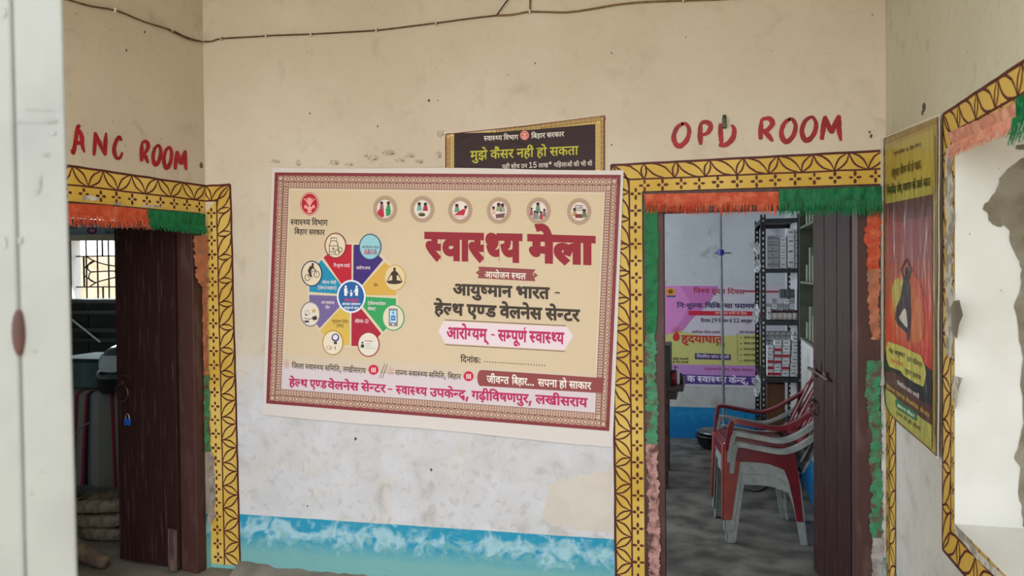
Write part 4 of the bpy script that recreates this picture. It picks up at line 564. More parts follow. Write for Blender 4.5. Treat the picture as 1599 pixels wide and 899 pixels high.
def strip(pl, pts, mats_, label, off=.014, name='paper_strip', cat='paper strip', tatter=.6, hang=0):
    """vertical strip of pasted paper: pts (u_left, u_right, v) px rows, ragged edges; material per row"""
    r0 = pts[len(pts)//2]; root = empty(name, pl.hit((r0[0]+r0[1])/2, r0[2], off)); tag(root, label, cat, 'faded paper strips on the door frames')
    V = []; F = []; M = []; mm = []
    for x in mats_:
        if x not in mm: mm.append(x)
    rows = []
    for i in range(len(pts)-1):
        a, b = pts[i], pts[i+1]; n = max(2, int(abs(b[2]-a[2])/2))
        for k in range(n): t = k/n; rows.append((a[0]+(b[0]-a[0])*t, a[1]+(b[1]-a[1])*t, a[2]+(b[2]-a[2])*t, i))
    rows.append((*pts[-1], len(pts)-2)); nc = 5; w0 = w1 = 0
    for u0, u1, v, i in rows:
        w0 = .6*w0+random.uniform(-1, 1)*tatter*1.3; w1 = .6*w1+random.uniform(-1, 1)*tatter*1.3; u0 += w0; u1 += w1
        for k in range(nc): V.append(pl.hit(u0+(u1-u0)*k/(nc-1), v, off+random.uniform(-.0015, .0015)+.002*math.sin(v*.2+k)))
    for i in range(len(rows)-1):
        for k in range(nc-1): F.append((i*nc+k, i*nc+k+1, (i+1)*nc+k+1, (i+1)*nc+k)); M.append(mm.index(mats_[min(rows[i][3], len(mats_)-1)]))
    obj('paper', V, F, mm, root, mi=M, smooth=True)
    return root
# ------------------------------------------------------------------ door frames
def frame(name, pl, s0, s1, zt, wd, th, proud, m_, z0=0.):
    root = empty(name, pl.at((s0+s1)/2, z0, 0)); tag(root, kind='structure')
    for a, b in ((s0, s0+wd), (s1-wd, s1)):
        mb = MB(); mb.hexa([pl.at(a, z0, proud), pl.at(b, z0, proud), pl.at(b, z0, proud-th), pl.at(a, z0, proud-th), pl.at(a, zt-wd-.001, proud), pl.at(b, zt-wd-.001, proud), pl.at(b, zt-wd-.001, proud-th), pl.at(a, zt-wd-.001, proud-th)])
        bev(mb.build('frame_post', m_, root))
    mb = MB(); mb.hexa([pl.at(s0, zt-wd, proud), pl.at(s1, zt-wd, proud), pl.at(s1, zt-wd, proud-th), pl.at(s0, zt-wd, proud-th), pl.at(s0, zt, proud), pl.at(s1, zt, proud), pl.at(s1, zt, proud-th), pl.at(s0, zt, proud-th)])
    bev(mb.build('frame_header', m_, root))
    return root
fr1 = frame('door_1', W, sI+.002, sE-.002, zI-.002, .098, .11, .006, M_WOODF)
fr2 = frame('door_2', Lw, -1.018, lS1-.001, lZ1-.002, .065, .11, .006, M_WOODF)
# door leaves
def leaf(parent, hinge, dirv, wdt, z0, z1, th, nplank, side, wood=M_WOOD):
    """leaf hung at hinge, running along dirv; planks are separate boards; side = vector towards the face with ledges"""
    dv = Vector(dirv).normalized(); sd = Vector(side).normalized(); hinge = Vector(hinge)
    r = empty('door_leaf', hinge+dv*wdt/2+Vector((0, 0, z0))-root_off(parent), parent=parent)
    g = wdt/nplank
    for i in range(nplank):
        mb = MB(); c = hinge+dv*(g*(i+.5)); mb.box(c+Vector((0, 0, (z0+z1)/2)), (g-.004, th, z1-z0), (dv, sd, ZUP)); bev(mb.build('plank', wood, r), .004)
    for z in (z0+.2, (z0+z1)/2-.05, z1-.2):
        mb = MB(); mb.box(hinge+dv*wdt/2+sd*(th/2+.012)+Vector((0, 0, z)), (wdt-.02, .022, .1), (dv, sd, ZUP)); bev(mb.build('ledge', wood, r))
    return r, dv, sd
nW = -W.N
hg = W.at(sE-.088, 0, -.12)
th_ = min((math.radians(a) for a in range(60, 100)), key=lambda t: abs(CX+FPX*((hg+(-W.D*math.cos(t)-W.N*math.sin(t))*.45).x/(hg+(-W.D*math.cos(t)-W.N*math.sin(t))*.45).y)-1273)); dv = (-W.D*math.cos(th_)+nW*math.sin(th_))
# leaf seen from inside the doorway: ledges on the far side
sd = Vector((dv.y, -dv.x, 0)); sd = sd if sd.x > 0 else -sd
lf1, dv1, sd1 = leaf(fr1, hg, dv, .45, .015, zI-.02, .032, 3, sd)
hl = Lw.at(lS1-.07, 0, -.1)
ldv = Vector((-.93, .36, 0)).normalized(); lsd = Vector((-ldv.y, ldv.x, 0)); lsd = lsd if lsd.y > 0 else -lsd
lf2, dv2, sd2 = leaf(fr2, hl, ldv, .42, .02, lZ1-.07, .035, 4, lsd)
def facept(h, dv, sd, a, z, off=.018): return Vector(h)+dv*a-sd*off+Vector((0, 0, z))
# tower bolt and ring pull on the OPD leaf
mb = MB(); z_ = 1.045
mb.tube([facept(hg, dv1, sd1, .47, z_+.01, .03), facept(hg, dv1, sd1, .22, z_-.02, .03)], .008)
mb.tube([facept(hg, dv1, sd1, .36, z_-.01, .03), facept(hg, dv1, sd1, .36, z_+.06, .045)], .005)
for a in (.41, .27): mb.box(facept(hg, dv1, sd1, a, z_-.006, .024), (.03, .014, .04), (dv1, sd1, ZUP))
mb.build('bolt', M_IRON, lf1)
def ring(c, ax, up, r, rr, n=20): return [c+ax*(r*math.cos(2*PI*i/n))+up*(r*math.sin(2*PI*i/n)) for i in range(n+1)]
mb = MB(); mb.tube(ring(facept(hg, dv1, sd1, .42, .86, .03), dv1, ZUP, .035, 0), .0045, 6, cap=False); mb.tube([facept(hg, dv1, sd1, .42, .9, .015), facept(hg, dv1, sd1, .42, .893, .04)], .007); mb.build('ring_handle', M_IRON, lf1)
mb = MB(); mb.tube(ring(facept(hl, dv2, sd2, .37, .93, .028), dv2, ZUP, .045, 0), .005, 6, cap=False); mb.tube([facept(hl, dv2, sd2, .37, .99, .015), facept(hl, dv2, sd2, .37, .97, .04)], .008); mb.build('ring_handle', M_IRON, lf2)
mb = MB(); mb.tube([facept(hl, dv2, sd2, .41, 1.04, .026), facept(hl, dv2, sd2, .3, 1.02, .026)], .006); mb.build('bolt', M_IRON, lf2)
# raised worn strip with hinge by the post
mb = MB(); mb.box(facept(hl, dv2, sd2, .03, .12, .03), (.05, .02, .22), (dv2, sd2, ZUP)); bev(mb.build('worn_batten', M_WORN, lf2))
# blue padlock
LFp = Plane(hl, dv2); aK, zK = LFp.px(207, 657); pc_ = facept(hl, dv2, sd2, aK, zK, .032)
root = empty('padlock', pc_); tag(root, 'small blue padlock hanging on the ring of the brown door', 'padlock')
mb = MB(); mb.box(pc_, (.04, .016, .036), (dv2, sd2, ZUP)); bev(mb.build('lock_body', mat('blue_enamel', '#1d4fa8', rough=.35), root), .005)
mb = MB(); mb.tube([pc_+dv2*(.013*math.cos(a))+ZUP*(.018+.028*math.sin(a)) for a in [PI*i/10 for i in range(11)]], .003, 8); mb.build('shackle', M_STEEL, root)
mb = MB(); 
# garlands
fringe(W, [(1006, 303), (1100, 301), (1218, 299)], [(1008, 319), (1100, 321), (1218, 320)], P_OR, 'orange crepe-paper fringe over the left of the right-hand doorway', count=300, flen=.042)
fringe(W, [(1216, 296), (1290, 294), (1377, 291)], [(1216, 318), (1290, 318), (1376, 318)], P_GR, 'green crepe-paper fringe over the right of the right-hand doorway', off=.026, count=380, flen=.052)
fringe(Lw, [(60, 315), (160, 320), (234, 327)], [(60, 337), (160, 342), (234, 346)], P_OR, 'orange crepe-paper fringe above the left-hand doorway', count=300, flen=.038)
fringe(Lw, [(231, 327), (280, 330), (321, 334)], [(231, 347), (280, 352), (321, 357)], P_GR, 'green crepe-paper fringe above the left-hand doorway by the corner', off=.026, count=300, flen=.035)
fringe(Rw, [(1478, 208), (1530, 186), (1590, 158)], [(1490, 232), (1535, 212), (1592, 188)], P_SK, 'faded salmon paper fringe along the window lintel', count=300, flen=.03)
fringe(Rw, [(1588, 153), (1599, 147), (1640, 125)], [(1588, 192), (1599, 188), (1640, 175)], P_GR, 'green paper fringe at the right edge of the window lintel', off=.03, count=60, flen=.052)
strip(W, [(1006, 1026, 322), (1007, 1028, 380), (1008, 1027, 450), (1009, 1025, 520)], [P_GR], 'bright green paper strip high on the left post of the right-hand doorway', off=.016)
strip(W, [(1009, 1024, 520), (1009, 1025, 600), (1009, 1027, 640), (1009, 1027, 692)], [P_LGR], 'faded green paper strip halfway down the same post', tatter=1.6)
strip(W, [(1010, 1027, 692), (1011, 1028, 760), (1011, 1031, 830), (1014, 1031, 905)], [P_PNK], 'faded pink paper strip at the foot of the post', tatter=1.4)
strip(W, [(1352, 1372, 325), (1350, 1373, 370), (1354, 1372, 420), (1353, 1371, 470), (1360, 1372, 530)], [P_OR, P_OR, P_SAL, P_SAL], 'orange paper strip on the right post of the right-hand doorway', tatter=1.4)
strip(W, [(1353, 1375, 562), (1352, 1374, 620), (1354, 1374, 660), (1360, 1375, 680), (1356, 1374, 720), (1360, 1376, 760), (1358, 1377, 800), (1358, 1377, 838)], [P_LGR], 'faded green strip low on the right post beside the side wall', tatter=1.8)
strip(W, [(1362, 1378, 838), (1360, 1378, 870), (1361, 1378, 905)], [P_WH], 'white paper strip at the foot of the right post', tatter=1.2)
strip(Lw, [(301, 320, 368), (299, 321, 400), (303, 321, 440), (311, 321, 452)], [P_SAL], 'salmon frayed paper strip high beside the left-hand doorway', tatter=2.2, off=.02)
strip(Lw, [(313, 321, 452), (314, 321, 520), (315, 323, 585)], [P_SAL], 'narrow salmon strip down the post near the corner', tatter=.6)
strip(Lw, [(315, 323, 585), (316, 325, 650), (317, 325, 705)], [P_LGR], 'narrow green strip on the post near the corner', tatter=.7)
strip(Lw, [(318, 324, 705), (320, 330, 720), (321, 331, 760), (318, 329, 800), (318, 323, 815)], [P_WH], 'torn white paper tongue hanging low by the corner', tatter=1.2, off=.03)
# ------------------------------------------------------------------ the two inner rooms
OBp = floor_pt(1045, 683); OB = Plane(OBp, dW); IR = Plane((2.09, 5.48), vdir(1110.))
def meet(p, q):
    """floor crossing of two planes"""
    a, b, c, d_ = p.D.x, -q.D.x, p.D.y, -q.D.y; ex, ey = q.P.x-p.P.x, q.P.y-p.P.y; det = a*d_-b*c
    t = (ex*d_-b*ey)/det; return p.at(t, 0)
cBR = meet(OB, IR); IL = Plane(W.at(.45, 0, -.25), IR.D); IL.N = -IL.N if IL.N.x < 0 else IL.N; cBL = meet(OB, IL)
sa, sb = (cBL-OB.P).dot(OB.D), (cBR-OB.P).dot(OB.D)
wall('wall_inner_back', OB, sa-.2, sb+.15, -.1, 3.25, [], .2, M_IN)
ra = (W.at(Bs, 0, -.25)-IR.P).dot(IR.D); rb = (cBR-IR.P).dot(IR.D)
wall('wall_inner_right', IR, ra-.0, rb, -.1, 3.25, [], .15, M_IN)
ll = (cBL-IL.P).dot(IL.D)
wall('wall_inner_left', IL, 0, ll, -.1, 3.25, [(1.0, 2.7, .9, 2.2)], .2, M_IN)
c1, c2 = W.at(.2, 0, -.0), W.at(Bs+.1, 0, -.0); c3, c4 = OB.at(sb+.3, 0, -.1), OB.at(sa-.3, 0, -.1)
q1, q2 = W.at(.2, 0, -.3), W.at(Bs+.1, 0, -.3)
slab('floor_inner', [tuple(W.at(.45, 0, -.18)[:2]), tuple(W.at(Bs, 0, -.18)[:2]), tuple(c3[:2]), tuple(c4[:2])], -.12, 0, M_FLOOR)
slab('ceiling_inner', [tuple(W.at(.3, 0, -.02)[:2]), tuple(W.at(Bs, 0, -.02)[:2]), tuple(c3[:2]), tuple(c4[:2])], 3.251, 3.4, MC['ceiling_limewash'])
area('daylight_inner_window', IL.at(1.85, 1.55, -.05), IL.at(1.85, 1.3, 2.5), 1.6, 1.2, 28, (.88, .94, 1))
# anc room
FA = Plane((-3.0, 6.3), dW)
def fs(u, y=420): return FA.px(u, y)[0]
wz0, wz1 = FA.px(150, 466)[1], FA.px(150, 372)[1]
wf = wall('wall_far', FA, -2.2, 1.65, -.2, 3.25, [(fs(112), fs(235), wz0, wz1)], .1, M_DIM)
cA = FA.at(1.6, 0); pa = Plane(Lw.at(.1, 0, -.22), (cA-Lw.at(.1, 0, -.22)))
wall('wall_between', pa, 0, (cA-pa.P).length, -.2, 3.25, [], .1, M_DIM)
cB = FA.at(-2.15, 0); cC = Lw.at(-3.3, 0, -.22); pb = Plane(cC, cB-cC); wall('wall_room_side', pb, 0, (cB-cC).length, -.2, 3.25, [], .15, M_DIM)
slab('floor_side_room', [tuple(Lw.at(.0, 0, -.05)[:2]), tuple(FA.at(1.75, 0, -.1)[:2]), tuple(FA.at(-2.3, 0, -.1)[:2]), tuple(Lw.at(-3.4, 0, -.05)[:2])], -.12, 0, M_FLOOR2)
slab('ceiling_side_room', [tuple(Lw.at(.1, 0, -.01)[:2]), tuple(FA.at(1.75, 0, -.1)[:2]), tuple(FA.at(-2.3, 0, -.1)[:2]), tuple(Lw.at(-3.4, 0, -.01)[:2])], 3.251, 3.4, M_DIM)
area('daylight_side_window', FA.at((fs(111)+fs(235))/2+.1, (wz0+wz1)/2, .06), FA.at(-.3, .9, 2.2), .8, .42, 30, (.9, .95, 1))
# boundary wall outside
BW = Plane((-9, 19), (1, 0)); wall('wall_boundary', BW, -14, 12, -.2, 2.1, [], .25, mat('pale_brick_wall', '#c9b49a', '#b39a80', rough=.9, scale=4, bump=.5))
# window with grille
win = empty('window_1', FA.at(fs(170), wz0, -.05)); tag(win, kind='structure')
MI = M_BLACKM
for u in (128, 145.5, 163, 181, 199, 217):
    mb = MB(); mb.tube([FA.at(fs(u), wz0-.02, -.05), FA.at(fs(u), wz1+.02, -.05)], .007, 6); mb.build('bar', MI, win)
for v in (399.5, 448):
    mb = MB(); mb.tube([FA.at(fs(108), FA.px(150, v)[1], -.05), FA.at(fs(238), FA.px(150, v)[1], -.05)], .006, 6); mb.build('bar', MI, win)
for pts in ([(131, 401), (141, 407), (160, 413), (180, 416), (187, 417)], [(134, 448), (145, 441), (162, 436), (180, 432), (187, 431)], [(141, 407), (134, 411), (131, 418), (136, 424), (145, 424), (165, 423), (174, 423)], [(145, 424), (136, 425), (133, 432), (136, 438), (144, 441)],
            [(143, 407), (127, 417), (125, 424), (127, 431), (143, 441)]):
    mb = MB(); mb.tube(catmull([FA.at(*FA.px(u, v), -.04) for u, v in pts], 4), .006, 6); mb.build('scroll', MI, win)
mb = MB(); mb.tube(ring(FA.at(*FA.px(181, 424), -.04), FA.D, ZUP, .038, 0), .006, 6, cap=False); mb.build('scroll', MI, win)
mb = MB(); c = FA.at(fs(153), (wz0+wz1)/2, -.1)
for u in (153.5,):
    for a, b in ((372, 399), (448, 467)): mb.tube([FA.at(fs(u), FA.px(150, a)[1], -.05), FA.at(fs(u), FA.px(150, b)[1], -.05)], .008, 6)
mb.tube([FA.at(fs(124), FA.px(150, 399)[1], -.05), FA.at(fs(124), FA.px(150, 448)[1], -.05)], .008, 6); mb.build('bar', MI, win)
# dark wooden shutters below the lit window
root = empty('window_2', FA.at(fs(160), FA.px(150, 560)[1], .02)); tag(root, kind='structure')
M_SH = mat('dark_shutter', '#232624', '#1b1d1c', rough=.6, scale=8)
z0_, z1_ = FA.px(150, 562)[1], FA.px(150, 470)[1]
for a, b in ((96, 141), (142, 187), (188, 236)):
    mb = MB(); mb.box(FA.at((fs(a)+fs(b))/2, (z0_+z1_)/2, .02), (fs(b)-fs(a)-.004, .03, z1_-z0_), (FA.D, FA.N, ZUP)); mb.build('panel', M_SH, root)
for v in (470, 487, 515, 530, 558):
    mb = MB(); mb.box(FA.at((fs(96)+fs(236))/2, FA.px(150, v)[1], .045), (fs(236)-fs(96), .02, .03), (FA.D, FA.N, ZUP)); mb.build('rail', mat('shutter_rail', '#343a37', rough=.6), root)
mb = MB(); mb.tube([FA.at(*FA.px(121, 499), .06), FA.at(*FA.px(165, 534), .06)], .012, 6); mb.build('brace', MC['shutter_rail'], root)
# strip poster over the window
root = empty('poster', FA.hit(150, 365, .01)); tag(root, 'dim blue-grey strip poster with purple emblem above the barred window', 'poster')
d = Draw(FA, .01)
d.poly([(60, 350), (240, 352), (240, 371), (60, 367)], '#8da3ad', 0, 'poster_sheet'); d.ell((145, 360), 8, 5.5, '#6d1a5a', 1, 'emblem_print'); d.ell((145, 360), 4.5, 3, '#b78aa8', 2, 'emblem_print')
d.text('~सव ा~सथ ~य'.replace(' ', ''), (104, 353), (122, 354), 3.6, 3.6, '#33414a', 2, 8); d.text('िवभाग', (165, 354), (186, 354), 4, 4, '#33414a', 2, 8); d.text('िबहार सरकार', (166, 361), (187, 361), 4, 4, '#33414a', 2, 8)
d.finish(root)
root = empty('curtain_rail', FA.hit(150, 377, .05)); tag(root, 'cream valance board directly over the barred window', 'pelmet')
mb = MB(); V = [FA.hit(u, v, o_) for o_ in (.02, .07) for u, v in ((60, 376), (240, 376), (240, 366), (60, 368))]
mb.add(V, [(0, 1, 2, 3), (4, 5, 6, 7), (0, 1, 5, 4), (1, 2, 6, 5), (2, 3, 7, 6), (3, 0, 4, 7)]); mb.build('board', mat('cream_board', '#c9bda6', '#b7a98f', rough=.7), root)
# table with a striped cloth
TA = Plane((-2.6, 5.15), dW)
def ta(u, v, o_=0): return TA.hit(u, v, o_)
tz = TA.px(150, 612)[1]; s0_, s1_ = TA.px(60, 612)[0], TA.px(262, 612)[0]
root = empty('table', TA.at((s0_+s1_)/2, 0, -.3)); tag(root, 'grey side-room table under a striped cloth', 'table')
mb = MB(); mb.box(TA.at((s0_+s1_)/2, tz-.02, -.3), (s1_-s0_, .58, .03), (TA.D, TA.N, ZUP)); bev(mb.build('tabletop', M_WORN, root))
mb = MB(); mb.box(TA.at((s0_+s1_)/2, tz/2+.01, -.3), (s1_-s0_-.1, .5, tz-.1), (TA.D, TA.N, ZUP)); mb.build('cabinet_body', mat('grey_steel', '#6d7375', '#5a5f61', rough=.5), root)
for a in (s0_+.05, s1_-.05):
    for o_ in (-.05, -.55): mb = MB(); mb.box(TA.at(a, (tz-.04)/2, o_), (.05, .05, tz-.04), (TA.D, TA.N, ZUP)); mb.build('leg', M_WORN, root)
# striped cloth hanging over the front edge
root = empty('tablecloth', TA.at((s0_+s1_)/2, tz, -.1)); tag(root, 'grey cloth with maroon and black stripes hanging over the side-room table', 'tablecloth')
cols = [('#6f706a', 16), ('#8d1f3f', 3), ('#1d1b1b', 2), ('#8d1f3f', 2), ('#3c2b30', 2), ('#77786f', 12), ('#8d1f3f', 3), ('#141314', 4), ('#5b595c', 3), ('#7d7e80', 12)]
V, F, M, mm = [], [], [], [printmat(c) for c, _ in cols]; seq = []
while len(seq) < 200: seq += [i for i, (c, n) in enumerate(cols) for _ in range(n)]
n = 240; zc = TA.px(150, 757)[1]; rows = [(tz+.006, -.5), (tz+.006, -.02), (tz-.02, .015), (tz-.2, .022), (tz-.4, .03), (zc, .035)]
for i in range(n+1):
    s_ = s0_+.02+(s1_-s0_-.04)*i/n
    for k, (z, o_) in enumerate(rows): V.append(TA.at(s_+.01*k*math.sin(i*.055), z+(random.uniform(-.008, .008) if k == 5 else 0), o_+(.012*math.sin(i*.22)*(k-1)/4 if k > 1 else 0)))
for i in range(n):
    for k in range(5): F.append((i*6+k, i*6+k+1, (i+1)*6+k+1, (i+1)*6+k)); M.append(seq[i % len(seq)])
obj('cloth', V, F, mm, root, mi=M, smooth=True)
V = []; F = []
for i in range(150):
    s_ = s0_+.03+(s1_-s0_-.06)*random.random(); n0 = len(V); V += [TA.at(s_, zc+.01, .037), TA.at(s_+.004, zc+.01, .037), TA.at(s_+.002+random.uniform(-.01, .01), zc-.04, .04)]; F.append((n0, n0+1, n0+2))
tag(obj('fringe', V, F, mm[5], root), kind='stuff')
# teal box with steel edge, bag, helmet on the table
root = empty('storage_box', ta(130, 612, -.25)); tag(root, 'flat teal steel trunk with a bright top rim on the striped table', 'trunk')
zt = TA.px(150, 566)[1]
mb = MB(); mb.box(TA.at(TA.px(120, 600)[0], (tz+.007+zt)/2, -.27), (.5, .4, zt-tz-.014), (TA.D, TA.N, ZUP)); bev(mb.build('trunk_body', mat('teal_steel', '#4f6b6b', '#43595a', rough=.5), root), .01)
mb = MB(); mb.box(TA.at(TA.px(120, 600)[0], zt+.006, -.27), (.53, .43, .024), (TA.D, TA.N, ZUP)); bev(mb.build('lid', mat('worn_teal_rim', '#3a4445', '#323b3c', rough=.95, spec=.05), root), .006)
bp_ = ta(190, 595, -.02); bz = tz+.007
root = empty('bag', (bp_.x, bp_.y, bz)); tag(root, 'black bag slumped under the helmet', 'bag')
mb = MB(); prof = [(.15, 0), (.165, .03), (.17, .08), (.15, .13), (.1, .155), (.04, .165)]; mb.lathe((bp_.x, bp_.y, bz), prof, 24, sy=.7)
o = mb.build('bag_body', mat('black_cloth', '#0e0f12', '#17191d', rough=.8, bump=.6, scale=8), root, smooth=True)
mb = MB(); mb.tube(catmull([Vector((bp_.x-.09, bp_.y-.1, bz+.12)), Vector((bp_.x-.04, bp_.y-.13, bz+.15)), Vector((bp_.x+.04, bp_.y-.13, bz+.15)), Vector((bp_.x+.09, bp_.y-.1, bz+.12))]), .01); mb.build('strap', MC['black_cloth'], root)
hc = Vector((bp_.x-.005, bp_.y, bz+.175)); root = empty('helmet', hc); tag(root, 'grey motorcycle helmet with a clear visor resting on the black bag', 'helmet')
M_HEL = mat('helmet_shell', '#5d6d77', '#46545d', rough=.22, scale=3, spec=.6); V, F = [], []
nu, nv = 28, 14
for j in range(nv+1):
    ph = PI*j/nv*.78
    for i in range(nu):
        a = 2*PI*i/nu; r = math.sin(ph)
        V.append(hc+Vector((.135*r*math.cos(a), .15*r*math.sin(a), .015+.13*math.cos(ph))))
for j in range(nv):
    for i in range(nu): F.append((j*nu+i, j*nu+(i+1) % nu, (j+1)*nu+(i+1) % nu, (j+1)*nu+i))
obj('shell', V, F, M_HEL, root, smooth=True)
V, F = [], []; nu = 16
for j in range(7):
    for i in range(nu+1):
        a = PI*.95+PI*.95*i/nu; ph = PI*(.34+.26*j/6); V.append(hc+Vector((.143*math.sin(ph)*math.cos(a), .158*math.sin(ph)*math.sin(a), .015+.137*math.cos(ph))))
for j in range(6):
    for i in range(nu): F.append((j*(nu+1)+i, j*(nu+1)+i+1, (j+1)*(nu+1)+i+1, (j+1)*(nu+1)+i))
obj('visor', V, F, mat('clear_visor', '#9fb2bb', '#c4d2d8', rough=.12, scale=3, spec=.8), root, smooth=True)
mb = MB(); mb.tube(catmull([hc+Vector((-.13, -.06, -.04)), hc+Vector((-.09, -.13, -.055)), hc+Vector((0, -.16, -.06)), hc+Vector((.09, -.13, -.055)), hc+Vector((.13, -.06, -.04))]), .016); mb.build('chin_guard', M_HEL, root)
# stacked sacks
M_SACK = mat('jute_sack', '#8a7d69', '#6f6353', rough=.95, scale=30, bump=.9, bscale=90)
base = floor_pt(150, 848)
for k, (dx, wd, lb) in enumerate(((.02, .30, 'lowest folded jute sack of the pile on the side-room floor'), (0, .33, 'middle folded jute sack of the pile'), (-.02, .36, 'topmost folded jute sack of the pile under the striped cloth'))):
    c = base+Vector((dx, .15, .005+.08*k)); V, F = [], []; nu, nv = 24, 10
    for j in range(nv+1):
        ph = -PI/2+PI*j/nv; cr = abs(math.cos(ph))**.45; zz = (math.sin(ph)*.5+.5)*.072
        for i in range(nu):
            a = 2*PI*i/nu; sx = math.copysign(abs(math.cos(a))**.5, math.cos(a)); sy = math.copysign(abs(math.sin(a))**.5, math.sin(a))
            V.append(c+Vector((sx*wd/2*(.75+.25*cr)*(1+.05*math.sin(3*a+k)), sy*.14*(.75+.25*cr), zz+.006*math.sin(2*a+k*2))))
    for j in range(nv):
        for i in range(nu): F.append((j*nu+i, j*nu+(i+1) % nu, (j+1)*nu+(i+1) % nu, (j+1)*nu+i))
    o = obj('jute_sack', V, F, M_SACK, None, smooth=True, loc=c); tag(o, lb, 'sack', 'folded jute sacks')
# log-like bench foot on the floor
a_ = floor_pt(100, 850, .10); b_ = floor_pt(166, 879, .035)
mb = MB(); mb.tube(catmull([a_, a_.lerp(b_, .5)+Vector((0, 0, .005)), b_], 5), [.055, .054, .052, .05, .05, .048, .046, .044, .042, .038, .03], 12)
o = mb.build('wooden_log', mat('weathered_wood', '#7d6a58', '#5f4f42', rough=.9, scale=12, bump=.6), None, smooth=True); tag(o, 'weathered rounded wooden log lying on the side-room floor by the white post', 'log')
c_ = [(104, 712), (110, 690), (122, 671), (139, 660)]
pl_c = Plane((-2.35, 4.6), dW); mb = MB(); mb.tube(catmull([pl_c.hit(u, v) for u, v in c_]+[], 5), .0045, 8)
foot = pl_c.hit(104, 712); mb.tube([foot, Vector((foot.x-.02, foot.y, .0))], .006, 8)
o = mb.build('bent_steel_rod', M_STEEL, None); tag(o, 'thin bright bent steel rod standing in front of the striped cloth', 'rod')

# ------------------------------------------------------------------ OPD room furniture
RF = Plane(Vector((ray(1190, 430).x/ray(1190, 430).y*5.8, 5.8, 0)), dW)
def rz(v): return RF.px(1220, v)[1]
ru0, ru1 = RF.px(1188, 430)[0], RF.px(1253, 430)[0]; RL = .78; RD = IR.D
root = empty('slotted_rack', RF.at((ru0+ru1)/2, 0)+RD*RL/2); tag(root, 'black slotted-angle steel rack of medicines against the inner room side wall', 'rack')
M_RK = mat('black_rack_steel', '#17191c', '#22252a', rough=.45, scale=12, spec=.4)
rtop = rz(334)
def upright(base, ax, ay):
    mb = MB(); h_ = rtop
    for A_, B_ in ((ax, ay), (ay, ax)):
        w_ = .036
        for o_ in (.006, w_-.006): mb.box(base+A_*o_+Vector((0, 0, h_/2)), (.013, .003, h_), (A_, B_, ZUP))
        z = .02
        while z < h_: mb.box(base+A_*w_/2+Vector((0, 0, z)), (.014, .003, .024), (A_, B_, ZUP)); z += .042
    return mb.build('upright', M_RK, root)
D1 = RF.D
c00 = RF.at(ru0, 0); c10 = RF.at(ru1, 0)
upright(c00, D1, RD); upright(c10, -D1, RD); upright(c00+RD*RL, D1, -RD); upright(c10+RD*RL, -D1, -RD)
shz = [rz(v) for v in (341, 419, 501, 590, 680)]
for z in shz:
    mb = MB(); wd = ru1-ru0; cc = RF.at((ru0+ru1)/2, z)+RD*RL/2
    mb.box(cc+Vector((0, 0, -.002)), (wd-.01, RL-.01, .003), (D1, RD, ZUP))
    for q, dd, ax in ((RF.at((ru0+ru1)/2, z-.016)-RD*.002, (wd, .003, .034), (D1, RD, ZUP)), (RF.at((ru0+ru1)/2, z-.016)+RD*RL, (wd, .003, .034), (D1, RD, ZUP)), (RF.at(ru0, z-.016)+RD*RL/2, (.003, RL, .034), (D1, RD, ZUP)), (RF.at(ru1, z-.016)+RD*RL/2, (.003, RL, .034), (D1, RD, ZUP))): mb.box(q, dd, ax)
    mb.build('shelf', M_RK, root)
for z in shz:
    for s_ in (ru0+.018, ru1-.018): mb = MB(); mb.box(RF.at(s_, z-.014, .005), (.014, .006, .014), (D1, RD, ZUP)); mb.build('screw', M_STEEL, root)
M_BX = mat('white_carton', '#d9dbdd', '#c6c9cc', rough=.6, scale=20, lo=.3, hi=.8); M_BXG = mat('grey_carton', '#a9adaf', '#8b8f92', rough=.6, scale=30); M_BXR = mat('carton_red_band', '#b3203c', '#8f1a30', rough=.6); M_INKD = mat('carton_small_print', '#55606b', '#6b7680', rough=.6)
def carton(u0, u1, v0, v1, dep, label, grp, m_=None, red=0, tilt=0, back=0):
    a0, a1 = RF.px(u0, 430)[0], RF.px(u1, 430)[0]; z1, z0 = rz(v0), rz(v1); c = RF.at((a0+a1)/2, z0, -.035-back)+RD*0
    r = empty('medicine_box', c); tag(r, label, 'medicine box', grp)
    wd, ht = a1-a0-.001, z1-z0-.001; X = D1*math.cos(tilt)+ZUP*math.sin(tilt); Z = ZUP*math.cos(tilt)-D1*math.sin(tilt)
    mb = MB(); mb.box(c+Z*ht/2+RD*dep/2, (wd, dep, ht), (X, RD, Z)); mb.build('carton', m_ or M_BX, r)
    mb = MB()
    if red: mb.box(c+Z*ht*.4-RD*.0006, (wd*.98, .001, ht*.5), (X, RD, Z)); mb.build('printed_band', M_BXR, r)
    else: mb.box(c+Z*ht*.55-RD*.0006, (wd*.6, .001, ht*.14), (X, RD, Z)); mb.build('printed_band', M_INKD, r)
ORD = ('lowest', 'second-lowest', 'third', 'fourth', 'fifth', 'sixth'); CLM = ('first', 'second', 'third', 'fourth', 'fifth')
g1 = 'cartons on the top shelf of the rack'
for r_ in range(5):
    for c_ in range(2):
        v1 = 417.5-r_*10.2; carton(1198.5+c_*9.2, 1207.4+c_*9.2, v1-9.6, v1, .1, ORD[r_]+' small grey carton in the '+CLM[c_]+' stack from the left on the top rack shelf', g1, M_BXG)
for r_ in range(5): v1 = 417.5-r_*9.6; carton(1218.5, 1229, v1-9.3, v1, .12, ORD[r_]+' white carton in the middle stack on the top rack shelf', g1)
for r_, (a, b) in enumerate(((403, 417.5), (384, 402.7), (370, 383.7), (356, 369.7))): carton(1230.5, 1241.5, a, b, .15, ORD[r_]+' larger white carton in the tall right-of-centre stack on the top rack shelf', g1)
